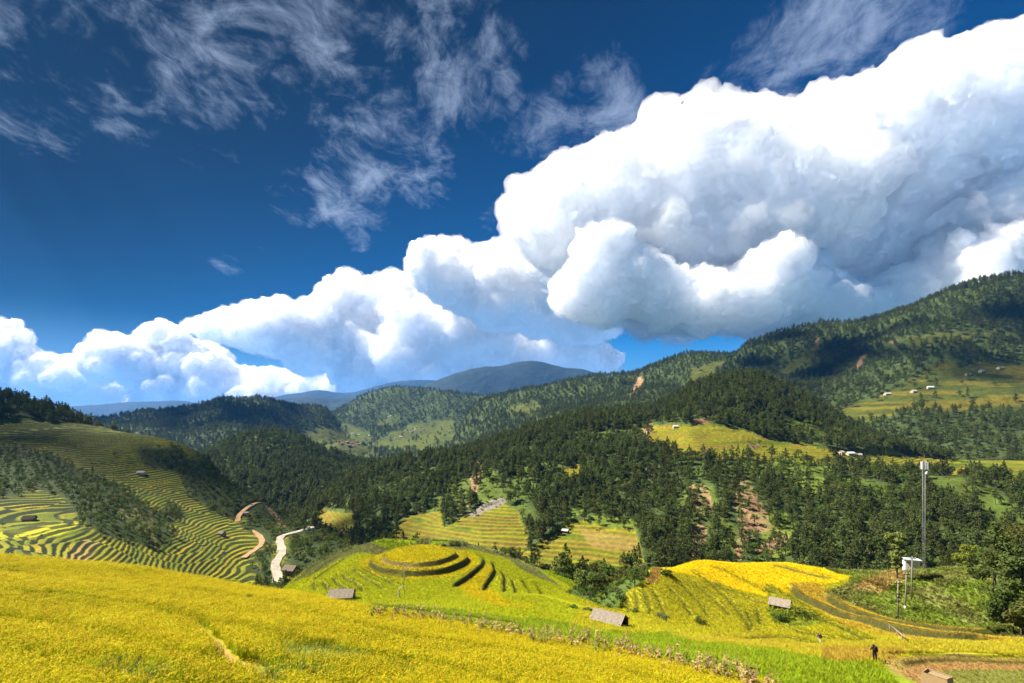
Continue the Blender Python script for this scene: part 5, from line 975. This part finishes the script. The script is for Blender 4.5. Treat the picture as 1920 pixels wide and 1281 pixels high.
# dry corn along the field edge
def corn_model(k):
    rr = np.random.default_rng(900+k); h = rr.uniform(1.3, 1.9); st = [(0, 0, -.2)]; x = y = 0
    for q in range(1, 6): x += rr.normal()*.05; y += rr.normal()*.05; st.append((x, y, h*q/5))
    its = [(tube(st, [.018, .017, .015, .013, .011, .006], 5), M['dry_leaf'])]; V, Fc = [], []
    for q in range(9):
        f = rr.uniform(.2, .95); t = rr.uniform(0, 6.28); d = np.array((math.cos(t), math.sin(t), 0)); s = np.array((-d[1], d[0], 0)); i = f*5; j = min(int(i), 4); b = np.array(st[j])*(1-(i-j))+np.array(st[j+1])*(i-j); L_ = rr.uniform(.35, .65); dr = rr.uniform(.5, 1.3); n = len(V)
        for m in range(6):
            e = m/5; p = b+d*L_*(e-.35*e*e*dr)+np.array((0, 0, L_*(.55*e-dr*1.1*e*e)))+s*.05*math.sin(e*5+q); w_ = .055*math.sin(math.pi*min(.15+e*.85, 1))+.008; tw = np.array((0, 0, .6*w_*math.sin(e*4+q))); V += [p-s*w_-tw, p+s*w_+tw]
        for m in range(5): Fc.append((n+2*m, n+2*m+1, n+2*m+3, n+2*m+2))
    its.append(((np.array(V), np.array(Fc)), M['dry_leaf'] if k % 4 else M['corn_green'])); its.append((tuple((np.array(a)+np.array(b_)) if False else a for a, b_ in ((lambda e: ((e[0]+np.array((x, y, h-.05)), 0), (e[1], 0)))(blades(7, .28, .008, rr, .6, 2, .01)))), M['dry_leaf']))
    cob = tube([(x*.6+.03, y*.6, h*.55), (x*.6+.07, y*.6+.02, h*.55+.12), (x*.6+.09, y*.6+.03, h*.55+.22)], [.028, .034, .012], 6); its.append((cob, M['dry_leaf']))
    return joined('corn_stalk', its)
CM = [corn_model(k) for k in range(8)]
r9 = np.random.default_rng(55); n_c = 0
for i in range(230):
    f = i/229.0; x = 692+f**.92*770+r9.normal()*5; ye_ = np.interp(x, EDGE[:, 0], EDGE[:, 1]); p = FIELD.hit(x, ye_+2+abs(r9.normal())*7)
    p += Vector((r9.normal()*.25, r9.normal()*.35, 0)); o = link('corn_stalk', CM[r9.integers(0, 8)]); o.location = p-Vector((0, 0, .05)); s = r9.uniform(.65, 1.05); o.scale = (s, s, s); o.rotation_euler = (r9.normal()*.15, r9.normal()*.15, r9.uniform(0, 6.28))
    tag(o, 'dry tan corn stalk in the row along the foreground rice edge', 'corn', 'corn stalks along the field edge')
P_ = []
for i in range(900):
    x = 680+r9.random()*790; ye_ = np.interp(x, EDGE[:, 0], EDGE[:, 1]); p = FIELD.hit(x, ye_+1+abs(r9.normal())*8); P_.append((p.x+r9.normal()*.2, p.y+r9.normal()*.3, p.z))
stuff('edge_weeds', 'green weeds growing between the dry corn stalks', 'weeds', P_, r9.uniform(0, 6.28, 900), np.repeat(r9.uniform(.35, .8, (900, 1)), 3, 1), r9.integers(0, 5, 900), 'weed', GRASS[None]*r9.uniform(.6, 1.3, (900, 1)))
# ------------------------------------------------------------------ clouds
def cloud_mat(name, soft):
    """white vapour: sunlight soaks in and comes out again up to a billow's width away"""
    m = bpy.data.materials.new(name); m.use_nodes = True; t = m.node_tree; b = t.nodes['Principled BSDF']; N = t.nodes.new; L = t.links.new
    b.inputs['Base Color'].default_value = (.86, .86, .86, 1); b.inputs['Roughness'].default_value = 1; b.inputs['Specular IOR Level'].default_value = 0
    b.subsurface_method = 'BURLEY'; b.inputs['Subsurface Weight'].default_value = 1; b.inputs['Subsurface Radius'].default_value = (1, 1, 1.05); b.inputs['Subsurface Scale'].default_value = soft
    return m
def _ico(sub):
    bm = bmesh.new(); bmesh.ops.create_icosphere(bm, subdivisions=sub, radius=1)
    v = np.array([x.co for x in bm.verts]); f = np.array([[q.index for q in p.verts] for p in bm.faces]); bm.free(); return v, f
ICO2, ICO1 = _ico(2), _ico(1)
def make_cloud(label, tops, bots, Y0, depth, R, seed, vox, dens, n_fill=60, rough=1.35, g=.65, kids=16, sq=1.0, disp=(.8, .22, .28, .10), group=None, edge_r=(.35, 1.0), fringe=9.0):
    """Heap of billows between an upper and a lower outline (pixels of the frame), at depth Y0; one closed skin, filled with vapour."""
    rng = np.random.default_rng(seed); tx, ty = np.array(tops, float).T; bx_, by = np.array(bots, float).T; S = []; x0, x1 = tx[0], tx[-1]; pm = Y0/F
    x = x0
    while x < x1:
        r = R*rng.uniform(*edge_r); t = np.interp(x, tx, ty); b = np.interp(x, bx_, by); r = min(r, max((b-t)*.5, 5))
        S.append((x, t+r*.95, r, rng.uniform(-.5, .5)*depth)); x += r*.8
    ne_ = len(S)
    for i in range(n_fill):
        x = rng.uniform(x0, x1); t = np.interp(x, tx, ty); b = np.interp(x, bx_, by); r = min(R*rng.uniform(.6, 1.8), (b-t)*.5)
        if r > 4: S.append((x, rng.uniform(t+r, max(b-r*.8, t+r+1)), r, rng.uniform(-.6, .6)*depth))
    n_edge = len(S)
    Vs, Fs, n = [], [], 0
    def add(T, c, r):
        nonlocal n
        Vs.append(T[0]*np.array((r, r, r*sq))+c); Fs.append(T[1]+n); n += len(T[0])
    for si, (x, y, r, d) in enumerate(S):
        Y = Y0+d; c = np.array(W(x, y, Y)); r = r*Y/F; add(ICO2, c, r*.88)
        if si < ne_:
            for k in range(14):                 # small crisp knobs along the outline
                a = rng.uniform(.1, 3.04); e = np.array((math.cos(a), rng.uniform(-.5, .3), math.sin(a))); rr = max(r*rng.uniform(.10, .24), 1.9*vox*pm); add(ICO1, c+e*(r*rng.uniform(.88, 1.12)), rr)
        for k in range(kids):
            d = rng.normal(size=3); d /= np.linalg.norm(d)
            if d[1] > .4: continue
            if d[2] < -.2: d[2] *= .4
            r2 = r*rng.uniform(.2, .46); c2 = c+d*np.array((1, 1, sq))*(r*.9-r2*.25); add(ICO1, c2, r2*1.05)
            for q in range(6):
                e = rng.normal(size=3)+d; e /= np.linalg.norm(e); add(ICO1, c2+e*r2*.85, r2*rng.uniform(.25, .5))
    me = mesh_np('cloud', np.concatenate(Vs), np.concatenate(Fs)); o = link('cloud', me)
    def rem(v):
        m = o.modifiers.new('r', 'REMESH'); m.mode = 'VOXEL'; m.voxel_size = v*pm; m.use_smooth_shade = True
    def dis(a, b, dep=2):
        t = bpy.data.textures.new('billow', 'CLOUDS'); t.noise_scale = R*pm*a; t.noise_depth = dep; t.noise_type = 'SOFT_NOISE'
        d = o.modifiers.new('d', 'DISPLACE'); d.texture = t; d.strength = R*pm*b*rough; d.texture_coords = 'GLOBAL'; d.mid_level = .5
    rem(vox*1.5); dis(disp[0], disp[1]); rem(vox); dis(disp[2], disp[3]); dis(disp[2]*.4, disp[3]*.55)
    dg = bpy.context.evaluated_depsgraph_get(); dg.update(); ne = bpy.data.meshes.new_from_object(o.evaluated_get(dg)); ne.name = 'cloud'
    o.modifiers.clear(); o.data = ne; bpy.data.meshes.remove(me); ne.materials.clear(); ne.materials.append(cloud_mat('cloud_vapour', dens*R*pm))
    tag(o, label, 'cloud', group)
    if fringe:                                  # thin vapour round the dense body
        f = bpy.data.objects.new('vapour_fringe', ne); COL.objects.link(f); m = f.modifiers.new('r', 'REMESH'); m.mode = 'VOXEL'; m.voxel_size = vox*1.7*pm; m.use_smooth_shade = True
        for a, b, ml in ((R*.45, fringe*2.6, .30), (R*.16, fringe*1.5, .25)):
            t = bpy.data.textures.new('wisp', 'CLOUDS'); t.noise_scale = a*pm; t.noise_depth = 3; d = f.modifiers.new('d', 'DISPLACE'); d.texture = t; d.strength = b*pm; d.texture_coords = 'GLOBAL'; d.mid_level = ml
        dg = bpy.context.evaluated_depsgraph_get(); dg.update(); nf = bpy.data.meshes.new_from_object(f.evaluated_get(dg)); f.modifiers.clear(); f.data = nf; f.parent = o; nf.materials.clear()
        m = bpy.data.materials.new('thin_vapour'); m.use_nodes = True; t = m.node_tree; t.nodes.clear(); w_ = t.nodes.new('ShaderNodeOutputMaterial'); v = t.nodes.new('ShaderNodeVolumeScatter')
        v.inputs['Density'].default_value = .032/pm; v.inputs['Anisotropy'].default_value = .1; t.links.new(v.outputs[0], w_.inputs['Volume']); nf.materials.append(m)
    return o
def clouds():
    make_cloud('vast white cloud bank filling the sky on the right', [(962, 388), (985, 362), (1040, 350), (1090, 300), (1160, 290), (1230, 255), (1290, 235), (1345, 212), (1400, 235), (1460, 235), (1560, 175), (1640, 165), (1720, 110), (1800, 105), (1850, 85), (1960, 45), (2150, 0)],
      [(962, 420), (1020, 470), (1100, 560), (1200, 620), (1320, 640), (1500, 640), (1700, 600), (2150, 600)], 8600, 1500, 80, 1, 4.6, DENS[0], 170, 1.35, kids=22, disp=(.7, .4, .2, .19), fringe=11.0)
    make_cloud('towering white cloud in front of the vast bank at centre', [(1055, 560), (1075, 480), (1110, 430), (1165, 418), (1205, 445), (1230, 500), (1290, 520), (1400, 500), (1470, 450), (1510, 470), (1540, 520), (1640, 540), (1720, 480), (1790, 430), (1900, 400), (2100, 380)],
      [(1055, 590), (1150, 622), (1300, 630), (1500, 622), (2100, 622)], 7000, 700, 52, 5, 4.2, DENS[1], 70, disp=(.7, .4, .2, .2), fringe=6.0)
    make_cloud('bright cauliflower cloud with two heads above the far ridges', [(345, 612), (400, 592), (470, 578), (530, 560), (560, 575), (600, 560), (640, 515), (665, 512), (690, 535), (735, 512), (760, 515), (800, 545), (850, 560), (980, 560), (1100, 600), (1130, 660)],
      [(345, 620), (430, 645), (520, 670), (600, 720), (700, 800), (1130, 800)], 15000, 1800, 36, 2, 3.2, DENS[2], 190, disp=(.7, .4, .22, .2), fringe=5.0)
    make_cloud('white cloud clump rising between the two headed cloud and the bank', [(780, 490), (800, 455), (840, 450), (870, 470), (920, 460), (970, 455), (1010, 450), (1060, 470), (1090, 520), (1120, 560)],
      [(780, 505), (815, 565), (900, 620), (1120, 660)], 12500, 1000, 32, 8, 3.2, DENS[3], 70, disp=(.7, .4, .22, .2), fringe=5.0)
    make_cloud('row of small cumulus heads low over the left horizon', [(-120, 640), (-40, 605), (25, 603), (50, 640), (75, 665), (130, 672), (170, 660), (195, 622), (225, 628), (245, 655), (275, 615), (310, 603), (340, 622), (350, 655), (385, 640), (405, 645), (430, 690), (520, 695), (600, 690), (700, 700), (900, 720)],
      [(-120, 800), (900, 800)], 19000, 2000, 26, 3, 2.8, DENS[4], 150, disp=(.7, .45, .22, .24), fringe=4.0)
def shade_cloud(label, c, r, seed, puffs, size, t=8000.0):
    """broken small cumulus high overhead, out of the frame, between the sun and the ground round c"""
    q = Vector(c)+sd*t; rng = np.random.default_rng(seed); Vs, Fs, n = [], [], 0
    for k in range(puffs):
        a = rng.uniform(0, 6.28); f = math.sqrt(rng.random()); s = size*rng.uniform(.5, 1.0); e = np.array((q.x+r[0]*f*math.cos(a), q.y+r[1]*f*math.sin(a), q.z+rng.normal()*size*.4))
        for j in range(5): Vs.append(ICO1[0]*s*rng.uniform(.4, .75)+e+rng.normal(size=3)*s*.45); Fs.append(ICO1[1]+n); n += len(ICO1[0])
    me = mesh_np('cloud', np.concatenate(Vs), np.concatenate(Fs)); o = link('cloud', me); m = o.modifiers.new('r', 'REMESH'); m.mode = 'VOXEL'; m.voxel_size = size*.13; m.use_smooth_shade = True
    tx_ = bpy.data.textures.new('billow', 'CLOUDS'); tx_.noise_scale = size*.5; tx_.noise_depth = 3; d = o.modifiers.new('d', 'DISPLACE'); d.texture = tx_; d.strength = size*.4; d.texture_coords = 'GLOBAL'
    dg = bpy.context.evaluated_depsgraph_get(); dg.update(); ne = bpy.data.meshes.new_from_object(o.evaluated_get(dg)); o.modifiers.clear(); o.data = ne; bpy.data.meshes.remove(me); ne.materials.clear(); ne.materials.append(cloud_mat('cloud_vapour', size)); tag(o, label, 'cloud')
def shade_clouds():
    shade_cloud('broken cloud high overhead shading the upper left terraces', (-310, 345, 0), (165, 80), 5, 44, 20, 5000.0)
    shade_cloud('broken cloud high overhead shading the right mountain', (1000, 1150, 220), (700, 260), 6, 40, 66)
    shade_cloud('broken cloud high overhead shading the far left ridge', (-1010, 1620, 30), (420, 230), 7, 26, 70)
DENS = (3.7, 2.9, 2.3, 2.3, 2.1)
clouds()
shade_clouds()
# ------------------------------------------------------------------ haze
def haze():
    bm = bmesh.new(); bmesh.ops.create_cube(bm, size=1)
    for v in bm.verts: v.co = ((-10500 if v.co.x < 0 else 10500), (-950 if v.co.y < 0 else 11200), (-132 if v.co.z < 0 else 1010))
    me = bpy.data.meshes.new('haze'); bm.to_mesh(me); bm.free()
    m = bpy.data.materials.new('haze_air'); m.use_nodes = True; t = m.node_tree; t.nodes.clear(); o = t.nodes.new('ShaderNodeOutputMaterial'); v = t.nodes.new('ShaderNodeVolumePrincipled')
    v.inputs['Color'].default_value = (.11, .39, 1, 1); v.inputs['Density'].default_value = HAZE; v.inputs['Anisotropy'].default_value = .2; t.links.new(v.outputs[0], o.inputs['Volume'])
    me.materials.append(m); o = link('haze', me); tag(o, 'pale blue haze in the valley air', 'haze', kind='stuff')
HAZE = 4.6e-5
haze()
